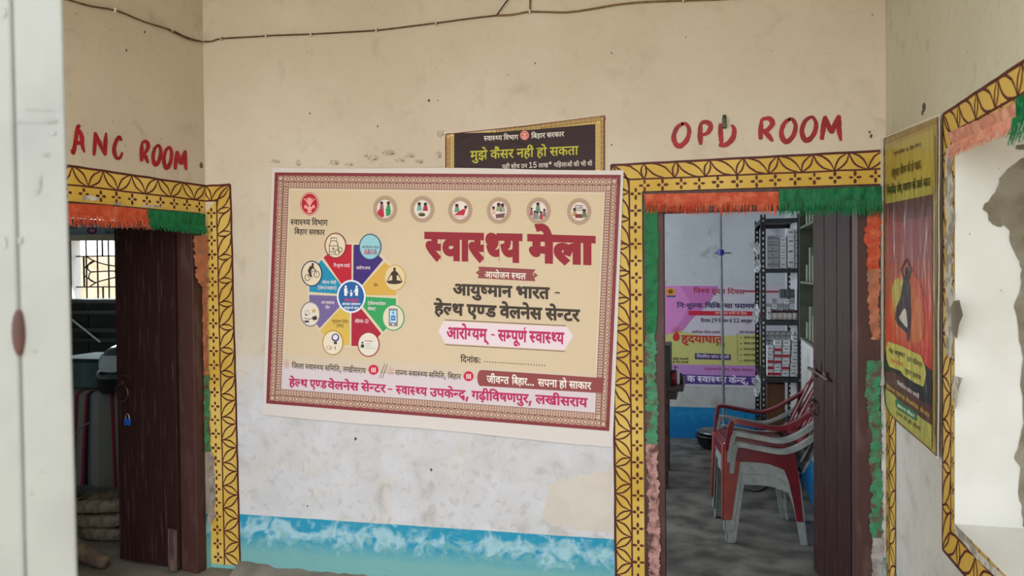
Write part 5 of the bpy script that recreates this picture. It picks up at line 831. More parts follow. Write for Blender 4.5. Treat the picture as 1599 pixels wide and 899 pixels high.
for r_ in range(5): v1 = 417.5-r_*12; carton(1242.5, 1247.5, v1-11.6, v1, .12, ORD[r_]+' narrow white carton in the slim rightmost stack on the top rack shelf', g1)
g2 = 'cartons on the middle shelf of the rack'
for r_ in range(4):
    for c_ in range(5): 
        v1 = 499.5-r_*8; 
        if r_ == 3 and c_ in (0, 2): continue
        carton(1198.5+c_*9.6, 1207.7+c_*9.6, v1-7.7, v1, .1, ORD[r_]+' pale carton in the '+CLM[c_]+' column behind the jars on the middle rack shelf', g2, M_BXG if (r_+c_) % 3 else M_BX, back=.12)
for i in range(3): carton(1222+i*8, 1229.5+i*8, 452, 466.5, .1, CLM[i]+' dark translucent pack from the left atop the middle rack shelf cartons', g2, mat('smoky_pack', '#4c5555', '#3c4444', rough=.3), back=.12)
M_JAR = mat('jar_white', '#d3cfc6', '#bdb8ae', rough=.3); M_CAP = mat('jar_cap', '#3a1418', '#52202a', rough=.4)
for i in range(5):
    s_ = RF.px(1210+i*8.2, 430)[0]; c = RF.at(s_, rz(499.6), -.06); r = empty('medicine_jar', c); tag(r, CLM[i]+' squat jar with dark red cap from the left on the middle rack shelf', 'jar', 'jars in a row on the middle rack shelf')
    mb = MB(); mb.lathe(c, [(.018, 0), (.02, .004), (.02, .045), (.015, .052)], 16); mb.build('jar', M_JAR, r, smooth=True)
    mb = MB(); mb.lathe(c+Vector((0, 0, .052)), [(.016, 0), (.017, .002), (.017, .018), (.015, .02)], 16); mb.build('cap', M_CAP, r)
carton(1199, 1204, 479, 499.5, .05, 'upright white pack at the left end of the jar row on the middle rack shelf', g2)
g3 = 'cartons on the lower shelf of the rack'
for ci, (u0, u1, top, red, tl) in enumerate(((1198.5, 1208, 540, (0, 1, 2), 0.0), (1208.7, 1220, 531, (0, 2, 3, 4), -.03), (1221, 1232.5, 531, (1, 3), -.05), (1234, 1245, 524, (), -.09))):
    n = 6 if ci else 5; hh = (588.5-top)/n
    for r_ in range(n):
        v1 = 588.5-r_*hh; sh = -tl*r_*hh*.9
        carton(u0+sh, u1+sh, v1-hh+.4, v1, .11, ORD[r_]+' '+('white carton with crimson band' if r_ in red else 'white carton')+' in the '+('leftmost', 'second', 'third', 'leaning rightmost')[ci]+' stack on the lower rack shelf', g3, red=r_ in red)
for r_ in range(4):
    for c_ in range(5): v1 = 588-r_*15-6; carton(1199+c_*9.4, 1207.8+c_*9.4, v1-14, v1, .1, ORD[r_]+' dim grey carton in the '+CLM[c_]+' column at the back of the lower rack shelf', g3, M_BXG, back=.3)
r = empty('cardboard_box', RF.at(RF.px(1212, 430)[0], rz(679), -.12)); tag(r, 'brown cardboard box on the bottom rack shelf behind the chairs', 'box')
mb = MB(); mb.box(RF.at(RF.px(1213, 430)[0], rz(640), -.15), (.13, .2, rz(602)-rz(679)), (D1, RD, ZUP)); mb.build('carton', mat('brown_cardboard', '#6e4a32', '#5a3c28', rough=.8), r)
# crumpled packs hanging from the left of the rack
M_PL = mat('crumpled_white_plastic', '#cfd2d4', '#9ea3a6', rough=.35, scale=40, lo=.4, hi=.6)
for k, (u, v0, v1) in enumerate(((1182, 380, 400), (1183, 405, 425), (1181, 474, 505), (1183, 585, 618))):
    P_ = []
    r0 = RF.hit(u, v0, .03); r = empty('hanging_packet', r0); tag(r, ('small crumpled packet hung highest on the left side of the rack', 'crumpled white packet hung second from the top beside the rack', 'long torn white packet hung halfway down the left of the rack', 'white plastic packet hung lowest on the left of the rack')[k], 'packet', 'packets hung beside the rack')
    V, F = [], []
    for i in range(7):
        t = i/6; wv = 2.5+3*math.sin(PI*t)
        for j in range(4): V.append(RF.hit(u-wv+2*wv*j/3+random.uniform(-.8, .8)-2*t, v0+(v1-v0)*t, .02+random.uniform(0, .02)))
    for i in range(6):
        for j in range(3): F.append((i*4+j, i*4+j+1, i*4+j+5, i*4+j+4))
    obj('packet', V, F, M_PL, r)
# glazed cabinet on the side wall
q0, q1 = IR.px(1304, 430)[0], IR.px(1277, 430)[0]; cz0, cz1 = IR.px(1260, 519)[1], 2.05
root = empty('wall_cabinet', IR.at((q0+q1)/2, cz0, .04)); tag(root, 'greenish glass-fronted cabinet on the side wall half hidden by the brown door', 'cabinet')
M_CAB = mat('green_grey_cabinet', '#59614f', '#4b5344', rough=.6, scale=12)
mb = MB(); mb.box(IR.at((q0+q1)/2, (cz0+cz1)/2, .012), (q1-q0, .02, cz1-cz0), (IR.D, IR.N, ZUP)); mb.build('back_board', M_CAB, root)
for z in (cz0+.01, cz0+.36, cz0+.7, cz1-.01): mb = MB(); mb.box(IR.at((q0+q1)/2, z, .06), (q1-q0, .09, .015), (IR.D, IR.N, ZUP)); mb.build('shelf', M_CAB, root)
for s_ in (q0, q1): mb = MB(); mb.box(IR.at(s_, (cz0+cz1)/2, .06), (.02, .1, cz1-cz0), (IR.D, IR.N, ZUP)); mb.build('side_panel', M_CAB, root)
for kz, z in enumerate((cz0+.018, cz0+.368, cz0+.708)):
    for i in range(4): 
        hh = .1+.05*(i % 3); c = IR.at(q0+.08+i*(q1-q0-.1)/4, z+hh/2, .06); r = empty('cabinet_carton', (c.x, c.y, z)); tag(r, CLM[i]+' pale green carton on the '+('lower', 'middle', 'upper')[kz]+' shelf of the side-wall cabinet', 'medicine box', 'cartons in the side-wall cabinet')
        mb = MB(); mb.box(c, (.07, .05, hh), (IR.D, IR.N, ZUP)); mb.build('carton', mat('pale_green_carton', '#7d8771', '#69735e', rough=.6), r)
# desk edge at the left
dz = .74; p0 = floor_pt(1069, 604, dz); DK = Plane((p0.x, p0.y, 0), dW)
root = empty('desk', DK.at(-.5, 0, -.3)); tag(root, 'dark wooden desk whose corner shows at the left post', 'desk')
mb = MB(); mb.box(DK.at(-.55, dz-.018, -.3), (1.1, .6, .035), (D1, RD, ZUP)); bev(mb.build('desktop', mat('dark_desk', '#33241f', '#261b18', rough=.4), root))
mb = MB(); mb.box(DK.at(-.55, dz-.07, -.3), (1.0, .5, .06), (D1, RD, ZUP)); mb.build('apron', MC['dark_desk'], root)
for a in (-.14, -1.05):
    for o_ in (-.04, -.56): mb = MB(); mb.box(DK.at(a, (dz-.036)/2, o_), (.045, .045, dz-.036), (D1, RD, ZUP)); mb.build('leg', M_IRON, root)
def on_desk(u, v): p = floor_pt(u, v, dz); return p
for nm, u, v, prof, m_, lb, ct in (('bottle', 1056, 599, [(.025, 0), (.026, .005), (.026, .075), (.012, .1), (.012, .115)], mat('white_bottle', '#c9c9c9', rough=.35), 'small white bottle on the dark desk', 'bottle'), ('ink_pot', 1062, 598, [(.02, 0), (.022, .05), (.012, .06)], M_BLACKM, 'little black pot beside the white bottle on the desk', 'pot'), ('pen_cup', 1049, 600, [(.028, 0), (.028, .09), (.024, .09)], mat('red_plastic', '#7b1c24', '#8b2730', rough=.4), 'dark red cup on the desk behind the door post', 'cup')):
    c = on_desk(u+(2 if nm == 'pen_cup' else 0), v); c.z = dz; r = empty(nm, c); tag(r, lb, ct)
    mb = MB(); mb.lathe(c, prof, 18); mb.build('body', m_, r, smooth=True)
    mb = MB(); mb.lathe(c+Vector((0, 0, prof[-1][1])), [(prof[-1][0]+.003, 0), (prof[-1][0]+.003, .014)], 14); mb.build('cap', M_STEEL if nm == 'bottle' else M_BLACKM, r)
c = on_desk(1043, 600); c.z = dz; r = empty('monitor', c); tag(r, 'black upright screen seen edge-on at the left post', 'monitor')
mb = MB(); mb.box(c+Vector((0, 0, .17)), (.045, .3, .26), (D1, RD, ZUP)); bev(mb.build('screen', M_BLACKM, r)); mb = MB(); mb.box(c+Vector((0, 0, .02)), (.05, .16, .04), (D1, RD, ZUP)); mb.build('base', M_BLACKM, r)
# drip stand with blue clamp
pb_ = floor_pt(1131, 699); topz = 2.0; PP = Plane((pb_.x, pb_.y, 0), dW)
root = empty('drip_stand', pb_); tag(root, 'slim grey metal pole stand with a blue clamp before the pink banner', 'stand')
M_POLE = mat('grey_pole', '#8f9499', '#7c8085', rough=.35, metal=.3)
tp = PP.hit(1124.5, 322); mb = MB(); mb.tube([Vector((pb_.x, pb_.y, .03)), tp], .0125, 12); mb.build('pole', M_POLE, root)
cc = PP.hit(1125.5, 395); mb = MB(); mb.lathe(cc-Vector((0, 0, .02)), [(.02, 0), (.03, .005), (.03, .045), (.02, .05)], 12); mb.build('clamp', mat('blue_plastic', '#2a3aa0', '#20308a', rough=.4), root)
mb = MB(); mb.tube([cc-D1*.05, cc+D1*.09], .005, 8); mb.build('crossbar', M_BLACKM, root)
for k in range(5):
    an = 2*PI*k/5+.4; e = Vector((pb_.x+.2*math.cos(an), pb_.y+.2*math.sin(an), .02)); mb = MB(); mb.tube([Vector((pb_.x, pb_.y, .06)), e], .011, 8); mb.build('foot', M_POLE, root)
# black tub and steel tray
tb = floor_pt(1110, 703); root = empty('waste_tub', tb); tag(root, 'black ribbed plastic tub on the floor left of the stacked chairs', 'tub')
mb = MB(); pr = [(.1, .0), (.115, .02), (.13, .06), (.14, .1), (.16, .105), (.16, .12), (.145, .12)]; mb.lathe(tb+Vector((.05, .1, 0)), pr, 28); mb.build('tub', M_BLACKM, root, smooth=True)
for z in (.03, .055, .08): mb = MB(); mb.lathe(tb+Vector((.05, .1, z)), [(.122+z*.3, 0), (.128+z*.3, .004), (.122+z*.3, .008)], 28); mb.build('rib', M_BLACKM, root)
tr = tb+Vector((.08, .1, .122)); r = empty('steel_tray', tr); tag(r, 'round steel tray lying across the black tub', 'tray')
mb = MB(); mb.lathe(tr, [(.1, 0), (.15, .012), (.17, .03), (.172, .03), (.15, .008), (.02, .004)], 28); mb.build('dish', M_STEEL, r, smooth=True)
# cord looped on the floor
P_ = [(1138, 720), (1122, 722), (1112, 730), (1128, 742), (1165, 756), (1186, 758), (1199, 748), (1190, 739), (1165, 735)]
mb = MB(); mb.tube(catmull([floor_pt(u, v+8, .006) for u, v in P_], 6), .005, 6); o = mb.build('power_cord', M_BLACKM, None); tag(o, 'black cord looped on the floor under the stacked chairs', 'cord')
# ------------------------------------------------------------------ stacked monobloc chairs
M_RED = mat('maroon_plastic', '#6e1620', '#5c1119', rough=.28, scale=6, spec=.5); M_REDW = mat('worn_orange_red_plastic', '#8e3a2b', '#7c2c24', rough=.45, scale=6)
M_GRY = mat('grey_plastic', '#8f9490', '#7c817e', rough=.42, scale=18, lo=.4, hi=.62)
f1, f2 = floor_pt(1140, 848), floor_pt(1252, 847)
span = (f1-f2).length; Yc = vdir(935.); Xc = Vector((-Yc.y, Yc.x, 0))
cc0 = f1-Xc*span/2 + Yc*.25
ang = math.atan2(Xc.y, Xc.x)
def plate(mb, P, n, t):
    """extrude polygon P by thickness t along n"""
    k = len(P); V = [Vector(p)-Vector(n)*t/2 for p in P]+[Vector(p)+Vector(n)*t/2 for p in P]
    mb.add(V, [tuple(range(k-1, -1, -1)), tuple(range(k, 2*k))]+[(i, (i+1) % k, k+(i+1) % k, k+i) for i in range(k)])
def make_chair(m_, label, loc, mleg=None):
    r = empty('plastic_armchair', loc, ang); tag(r, label, 'chair', 'stacked plastic armchairs')
    hd = span/2; kw = dict(world=False)
    # seat: dished sheet with a rolled front
    V, F = [], []; n1, n2 = 14, 12
    for i in range(n1+1):
        t = i/n1; x = -.185+.40*t; hw = .215-.02*t
        if t > .8: hw -= .05*((t-.8)/.2)**2
        for j in range(n2+1):
            y = -hw+2*hw*j/n2; q = abs(2*j/n2-1)
            z = .405+.03*t-.016*(1-q**2)*math.sin(PI*min(1, t*1.1)) - (.035*((t-.85)/.15)**2 if t > .85 else 0)
            V.append((x, y, z))
    for i in range(n1):
        for j in range(n2): F.append((i*(n2+1)+j, i*(n2+1)+j+1, (i+1)*(n2+1)+j+1, (i+1)*(n2+1)+j))
    o = obj('seat', V, F, m_, r, smooth=True, **kw); sol = o.modifiers.new('s', 'SOLIDIFY'); sol.thickness = .008
    mb = MB(); plate(mb, [(.205, -.185, .42), (.205, .185, .42), (.208, .185, .36), (.208, .12, .345), (.208, -.12, .345), (.208, -.185, .36)], (1, 0, 0), .008); bev(mb.build('front_skirt', m_, r, **kw), .003)
    for sy in (-1, 1):
        # side frame: skirt and rear leg in one sweep with an arch between the legs
        P = [(.17, .43), (.1, .425), (0, .415), (-.1, .41), (-.19, .41), (-.212, .34), (-.228, .2), (-.245, 0), (-.205, 0), (-.185, .12), (-.163, .22), (-.135, .29), (-.095, .305), (-.04, .322), (.04, .33), (.17, .332)]
        k = len(P); V = []
        for t in (0, .009):
            for x, z in P: V.append((x*(hd/.225), sy*(.218+.03*(1-z/.43)-t), z))
        F = [tuple(range(k-1, -1, -1)), tuple(range(k, 2*k))]+[(i, (i+1) % k, k+(i+1) % k, k+i) for i in range(k)]
        o = obj('side_skirt', V, F, m_, r, **kw); bev(o, .003)
        # rear leg: back flange
        mb = MB(); q = hd/.225
        mb.hexa([(-.245*q, sy*.248, 0), (-.238*q, sy*.248, 0), (-.238*q, sy*.205, 0), (-.245*q, sy*.205, 0), (-.2*q, sy*.218, .41), (-.19*q, sy*.218, .41), (-.19*q, sy*.15, .41), (-.2*q, sy*.15, .41)]); mb.build('leg', m_, r, **kw)
        # front leg: L section
        mb = MB()
        mb.hexa([(.19*q, sy*.248, 0), (.245*q, sy*.248, 0), (.245*q, sy*.239, 0), (.19*q, sy*.239, 0), (.115*q, sy*.218, .42), (.235*q, sy*.218, .42), (.235*q, sy*.208, .42), (.115*q, sy*.208, .42)])
        mb.hexa([(.245*q, sy*.248, 0), (.236*q, sy*.248, 0), (.236*q, sy*.2, 0), (.245*q, sy*.2, 0), (.235*q, sy*.218, .42), (.225*q, sy*.218, .42), (.225*q, sy*.14, .42), (.235*q, sy*.14, .42)])
        bev(mb.build('leg', mleg or m_, r, **kw), .003)
        # armrest: upright, flat rest, sweep up into the back
        path = catmull([(.20, sy*.222, .40), (.192, sy*.235, .49), (.178, sy*.245, .56), (.15, sy*.25, .577), (.05, sy*.252, .560), (-.08, sy*.25, .54), (-.165, sy*.242, .562), (-.25, sy*.228, .612), (-.345, sy*.208, .68)], 5)
        V, F = [], []; nn = len(path)
        for i, p in enumerate(path):
            t = (path[min(i+1, nn-1)]-path[max(i-1, 0)]).normalized(); f = i/(nn-1)
            side = Vector((0, sy, 0)); up = side.cross(t).normalized(); up = up if (up.z > 0 or f < .25) else -up
            if f < .3 and up.x < 0: up = -up
            wd = .042 if f > .3 else .03; th = .011
            lip = .02
            prof = [(-wd/2, th/2), (wd/2, th/2), (wd/2+.002, -lip), (wd/2-.006, -lip), (wd/2-.008, -th/2), (-wd/2, -th/2)]
            for a, b in prof: V.append(p+side*a+up*b)
        m6 = 6
        for i in range(nn-1):
            for k2 in range(m6): F.append((i*m6+k2, i*m6+(k2+1) % m6, (i+1)*m6+(k2+1) % m6, (i+1)*m6+k2))
        F += [tuple(range(5, -1, -1)), tuple((nn-1)*m6+k2 for k2 in range(6))]
        obj('armrest', V, F, m_, r, **kw)
    # backrest: frame and slats on a curved surface
    def bk(u, z):  # u -1..1
        f = (z-.40)/.46; x = -.21-.22*f-.045*(1-u*u)*(.4+.6*f); return Vector((x, u*(.19+.02*math.sin(PI*f)), z))
    b = empty('backrest', (0, 0, 0), parent=r)
    def ribbon(nm, pts, wd):
        V, F = [], []; n = len(pts)
        for p, du, dz_ in pts:
            pass
        return None
    def patch(nm, u0, u1, z0f, z1f, nu=4, nz=8):
        V, F = [], []
        for i in range(nz+1):
            for j in range(nu+1):
                u = u0+(u1-u0)*j/nu; za, zb_ = z0f(u), z1f(u); V.append(bk(u, za+(zb_-za)*i/nz))
        for i in range(nz):
            for j in range(nu): F.append((i*(nu+1)+j, i*(nu+1)+j+1, (i+1)*(nu+1)+j+1, (i+1)*(nu+1)+j))
        o = obj(nm, V, F, m_, b, smooth=True, world=False); sol = o.modifiers.new('s', 'SOLIDIFY'); sol.thickness = .009; return o
    top = lambda u: .86-.06*abs(u)**3
    patch('top_rail', -1, 1, lambda u: top(u)-.07, top, 16, 3)
    patch('lower_rail', -1, 1, lambda u: .40, lambda u: .47, 12, 2)
    for sg in (-1, 1): patch('side_rail', sg*.82, sg*1.0, lambda u: .47, lambda u: top(u)-.07, 2, 8)
    for i in range(5): uc = -.6+.3*i; patch('slat', uc-.09, uc+.09, lambda u: .47, lambda u: top(u)-.07, 2, 8)
    return r
make_chair(M_GRY, 'grey plastic armchair at the bottom of the stack, feet on the floor', cc0)
make_chair(M_GRY, 'grey plastic armchair in the middle of the stack, under the maroon one', cc0+Vector((0, 0, .062))+Xc*.012)
make_chair(M_RED, 'maroon plastic armchair on top of the grey pair', cc0+Vector((0, 0, .132))+Xc*.022, M_REDW)
# ------------------------------------------------------------------ big health-fair banner on the back wall
def bil(c, w_, h_):
    tl, tr, br, bl = c
    def q(x, y):
        u, v = x/w_, y/h_; return tuple((tl[i]*(1-u)+tr[i]*u)*(1-v)+(bl[i]*(1-u)+br[i]*u)*v for i in (0, 1))
    return q
root = empty('banner', W.hit(690, 470, .01)); tag(root, 'large cream banner with maroon lace border and colour wheel on the back wall', 'banner')
d = Draw(W, .012)
CQ = ((431, 269.5), (969.5, 273.5), (951.5, 672), (417.5, 629)); Q = bil(CQ, 540, 380)
# sheet as a subdivided, gently uneven vinyl with thickness at its rim
EQ = bil(((426.5, 261.5), (974, 265.5), (957, 697), (411.5, 646)), 1, 1)
V, F = [], []; nu, nv = 40, 26
for j in range(nv+1):
    for i in range(nu+1):
        u, v = i/nu, j/nv; x, y = EQ(u, v); e = min(u, 1-u, v, 1-v)
        o_ = .0105-.0012*max(0, 1-e*14) + .0012*math.sin(u*31)*max(0, 1-e*20)
        y += 1.2*math.sin(u*9)*(1 if v in (0, 1) else 0) if e == 0 else 0
        V.append(W.hit(x, y, o_))
for j in range(nv):
    for i in range(nu): F.append((j*(nu+1)+i, j*(nu+1)+i+1, (j+1)*(nu+1)+i+1, (j+1)*(nu+1)+i))
obj('banner_sheet', V, F, printmat('#cfc6c1'), root, smooth=True)
MAR, LN = '#803236', '#6e3028'
d.q = Q
def rect(x0, y0, x1, y1, col, layer, part='print'):
    n = 6; pts = [(x0+(x1-x0)*i/n, y0) for i in range(n)]+[(x1, y0+(y1-y0)*i/n) for i in range(n)]+[(x1-(x1-x0)*i/n, y1) for i in range(n)]+[(x0, y1-(y1-y0)*i/n) for i in range(n)]
    d.poly(pts, col, layer, part)
rect(0, 0, 540, 380, MAR, 0, 'border_print'); rect(5.5, 5.5, 534.5, 374.5, '#cdb09c', 1, 'border_print')
rect(22.5, 25, 517.5, 355, '#d2c0aa', 2, 'field_print'); rect(26, 29, 514, 351, '#cdb89a', 3, 'field_print'); rect(22.5, 316, 517.5, 355, '#cfc1c4', 4, 'field_print'); rect(22.5, 298, 517.5, 316.5, '#cbb9a4', 4, 'field_print')
def frame_lines(x0, y0, x1, y1, wd, col, layer, part='border_print'):
    for a, b in (((x0, y0), (x1, y0)), ((x1, y0), (x1, y1)), ((x1, y1), (x0, y1)), ((x0, y1), (x0, y0))):
        d.line([(a[0]+(b[0]-a[0])*i/8, a[1]+(b[1]-a[1])*i/8) for i in range(9)], wd, col, layer, part)
frame_lines(14.5, 16, 525.5, 364, .9, LN, 3); frame_lines(22.5, 25, 517.5, 355, .9, LN, 5); frame_lines(18.5, 20.5, 521.5, 359.5, .6, LN, 3)
def lace(a, b, inn, layer, step=10.5, depth=9.5, col=LN, wd=.75, part='border_print'):
    """interlaced arcs between two lines; a-b along the outer line, inn = inward unit"""
    a, b, inn = Vector(a), Vector(b), Vector(inn); n = max(1, round((b-a).length/step)); t = (b-a).normalized(); st = (b-a).length/n
    for k in range(n):
        for side in (0, 1):
            for sg in (-1, 1):
                c = a+t*st*(k+.5)+inn*(0 if side == 0 else depth); pts = []
                for i in range(6):
                    f = i/5; x = sg*st*.98*f; y = depth*math.sqrt(max(0, 1-f*f))*.97
                    pts.append(tuple(c+t*x+inn*(y if side == 0 else -y)))
                d.line(pts, wd, col, layer, part, j=(side+sg+1))
lace((6, 6), (534, 6), (0, 1), 3); lace((6, 374), (534, 374), (0, -1), 3); lace((6, 6), (6, 374), (1, 0), 3, depth=8.3); lace((534, 6), (534, 374), (-1, 0), 3, depth=8.3)
def dashes(a, b, layer, step=4.2, wd=2.1, ln=1.5, col=LN, part='border_print'):
    a, b = Vector(a), Vector(b); n = int((b-a).length/step); t = (b-a).normalized()
    for k in range(n): c = a+t*step*(k+.5); d.line([tuple(c-t*ln/2), tuple(c+t*ln/2)], wd, col, layer, part)
for y in (18.3, 22.8): dashes((16, y), (524, y), 4); dashes((16, 380-y), (524, 380-y), 4)
for x in (16.5, 20.6): dashes((x, 22), (x, 358), 4); dashes((540-x, 22), (540-x, 358), 4)
d.q = None
# hand-crease line at mid height is left to the vinyl bump
RD_, BK, CR, WH = '#8e1828', '#3b2f26', '#b3245a', '#e6d9d0'
P_ = 'emblem_print'
def emblem(c, rx, ry, layer=5, fill='#ae1c2c', line='#e8c9c0'):
    d.ell(c, rx+1, ry+1, fill, layer, P_); d.ell(c, rx, ry, line, layer+1, P_, ring=.9); 
    for a in (-1, -.5, 0, .5, 1): d.line([(c[0], c[1]+ry*.2), (c[0]+a*rx*.35, c[1]-ry*.25), (c[0]+a*rx*.62, c[1]-ry*.62+abs(a)*ry*.15)], rx*.13, '#e39a94', layer+1, P_, j=a+1)
    d.ell((c[0], c[1]-ry*.25), rx*.22, ry*.3, '#e39a94', layer+2, P_, n=10); d.ell((c[0], c[1]+ry*.42), rx*.34, ry*.2, '#e39a94', layer+1, P_, n=10); d.ell((c[0], c[1]+ry*.72), rx*.3, ry*.12, '#e39a94', layer+1, P_, n=10)
    d.poly([(c[0]-rx*.6, c[1]+ry*.12), (c[0]-rx*.3, c[1]+ry*.12), (c[0]-rx*.3, c[1]+ry*.42), (c[0]-rx*.6, c[1]+ry*.42)], '#e39a94', layer+1, P_); d.poly([(c[0]+rx*.3, c[1]+ry*.12), (c[0]+rx*.6, c[1]+ry*.12), (c[0]+rx*.6, c[1]+ry*.42), (c[0]+rx*.3, c[1]+ry*.42)], '#e39a94', layer+1, P_)
emblem((485.5, 318.5), 13.5, 17)
SW = '~सवा~स~थय'
d.text(SW+' िवभाग', (456, 343), (513.5, 344), 8, 8.5, BK, 5, 12); d.text('िबहार सरकार', (462, 358), (509, 359.5), 7.5, 7.5, BK, 5, 12)
# six round vignettes
MD = 'vignette_print'
cs = [(603, 326.5), (661, 327), (720, 328.5), (780, 329), (842, 329.5), (905, 330.5)]
for k, c in enumerate(cs):
    d.ell(c, 18.8, 20.8, '#8d6f5c', 4, MD); d.ell(c, 18, 20, '#c9ad94', 5, MD); 
    for r in (17, 15.2): d.ell(c, r, r*1.11, '#8d6f5c', 6, MD, ring=.7)
    for i in range(28): a = 2*PI*i/28; d.line([(c[0]+14*math.cos(a), c[1]+15.6*math.sin(a)), (c[0]+16.4*math.cos(a+.1), c[1]+18.2*math.sin(a+.1))], .8, '#8d6f5c', 6, MD, j=2)
    d.ell(c, 13, 14.8, '#ded0ca', 7, MD); d.ell(c, 13, 14.8, '#9a7a68', 8, MD, ring=.6)
def fig(c, x, y, s, body, skin='#7a4a38', hair='#2a1c18', h=8):
    x += c[0]; y += c[1]
    d.poly([(x-2*s, y-h*.25), (x+2*s, y-h*.25), (x+3.2*s, y+h*.75), (x-3.2*s, y+h*.75)], body, 9, MD); d.ell((x, y-h*.45), 1.9*s, 2.2*s, skin, 10, MD, n=12); d.ell((x, y-h*.6), 2.1*s, 1.7*s, hair, 11, MD, n=12)
c = cs[0]; fig(c, -5, -5, 1.1, '#8d5d63'); d.poly([(c[0]-12, c[1]+8), (c[0]-10, c[1]+1), (c[0]-2, c[1]+1), (c[0]-1, c[1]+12), (c[0]-5, c[1]+13)], '#b31f38', 10, MD); fig(c, 5.5, -3, 1.25, '#2f8a4f', h=11); d.poly([(c[0]+1, c[1]), (c[0]+8, c[1]-2), (c[0]+9, c[1]+9), (c[0]+2, c[1]+12)], '#2f8a4f', 9, MD, j=1)
c = cs[1]; fig(c, -4.5, -4, 1.3, '#6aa79c'); fig(c, 5, -3.5, 1.3, '#a8203a'); d.ell((c[0]-1, c[1]+8), 5.5, 3.2, '#7d8a3a', 10, MD); d.ell((c[0], c[1]+9), 5, 2, '#3a3018', 11, MD)
c = cs[2]; fig(c, -5, -3, 1.3, '#5f8f6b'); d.poly([(c[0]-10, c[1]+8), (c[0]-2, c[1]+2), (c[0]+5, c[1]-2), (c[0]+9, c[1]-1), (c[0]+6, c[1]+8)], '#b31f38', 10, MD); d.ell((c[0]+8.5, c[1]-4), 2.2, 2.5, '#7a4a38', 11, MD, n=12); d.ell((c[0]+8.6, c[1]-5.3), 2.3, 1.9, '#2a1c18', 12, MD, n=12); d.line([(c[0]-9, c[1]+10.5), (c[0]+8, c[1]+10.5)], 1.4, '#d99aa2', 10, MD)
c = cs[3]; fig(c, -8, 0, 1.1, '#cfae9c'); fig(c, 0, -5, 1.4, '#8f9574'); fig(c, 6, -4, 1.3, '#9a9a80'); d.poly([(c[0]-5, c[1]+6), (c[0]+10, c[1]+4), (c[0]+8, c[1]+11), (c[0]-4, c[1]+12)], '#6e4a44', 12, MD)
c = cs[4]; fig(c, -1, -5, 1.3, '#5e8068', h=10); fig(c, -11, 1, .8, '#a04a58'); fig(c, -6, 6, .9, '#8e6f96'); fig(c, -2, 7, .9, '#6c9a5a'); fig(c, 4, 7, 1, '#a5324a'); fig(c, 9, 3, .9, '#7a6a74')
c = cs[5]; fig(c, -7, 1, 1.2, '#b38d5a'); fig(c, 8, 3, 1.3, '#5a7350'); d.poly([(c[0]-5, c[1]-9), (c[0]+5, c[1]-9), (c[0]+5, c[1]-2), (c[0]-5, c[1]-2)], '#cfc6c0', 9, MD); d.line([(c[0]-5.5, c[1]-9.5), (c[0]+5.5, c[1]-9.5), (c[0]+5.5, c[1]-1.7), (c[0]-5.5, c[1]-1.7), (c[0]-5.5, c[1]-9.5)], 1, '#3e302a', 10, MD); d.line([(c[0]-3, c[1]-4), (c[0]-3, c[1]-6)], 1.3, '#3e302a', 11, MD); d.line([(c[0], c[1]-4), (c[0], c[1]-7)], 1.3, '#3e302a', 11, MD); d.line([(c[0]+3, c[1]-4), (c[0]+3, c[1]-8)], 1.3, '#3e302a', 11, MD); d.poly([(c[0]-6, c[1]+4), (c[0]+4, c[1]+4), (c[0]+6, c[1]+10), (c[0]-6, c[1]+10)], '#7a2f2a', 12, MD)
# headline
d.text(SW, (667, 365.5), (813, 368.5), 37.5, 38.5, RD_, 5, 34); d.text('मेला', (828, 369), (926, 372), 38, 38.5, RD_, 5, 34)
d.poly([(748, 416), (837, 420.5), (833, 426.5), (837, 439), (747, 434), (750.5, 425)], '#8b4241', 5, 'ribbon_print'); d.poly([(744, 425.5), (750, 421), (750, 430)], '#8b4241', 6, 'ribbon_print'); d.poly([(841, 430), (835, 425), (835, 434)], '#8b4241', 6, 'ribbon_print')
d.text('आयोजन ~सथल', (758, 424), (822, 427), 9, 9, '#ead8cd', 7, 12)
d.text('आयु~षमान भारत', (709, 443.5), (858, 449.5), 16, 16.5, BK, 5, 24); d.line([(867, 456.5), (875, 457)], 2.2, BK, 5, 'lettering')
d.text('हे~लथ ए~णड वेलनेस से~नटर', (680, 473), (905, 484), 16.5, 17, BK, 5, 24)
d.line([(696, 499), (884, 508)], 1.2, '#6b4a3f', 5, 'ribbon_print'); d.line([(696, 537.5), (883, 548)], 1.2, '#6b4a3f', 5, 'ribbon_print')
d.poly([(694, 501), (886, 510), (896, 524), (882, 546), (696, 535.5), (686, 516)], '#dfcbd2', 4, 'ribbon_print')
d.text('आरो~गयम्', (699, 511), (761, 514), 16, 16, CR, 6, 20); d.line([(768, 522), (774, 522.4)], 2, CR, 6, 'lettering'); d.text('स~मपूर्ण'.replace('र्ण', 'ण^')+' '+SW, (779, 515), (881, 519.5), 16, 16.5, CR, 6, 20)
d.text('िदनांकः', (720.5, 556), (752, 558), 8.5, 8.5, BK, 5, 12)
for i in range(23): x = 758+i*4.25; d.ell((x, 564+i*.27), .95, .95, BK, 5, 'lettering', n=8)
d.text('िजला '+SW+' सिमित, लखीसराय', (458, 566.5), (573, 574.5), 7.6, 7.8, '#4a3c3c', 6, 8)
d.text('रा~जय '+SW+' सिमित, िबहार', (619, 577), (721, 584), 7.4, 7.6, '#4a3c3c', 6, 8)
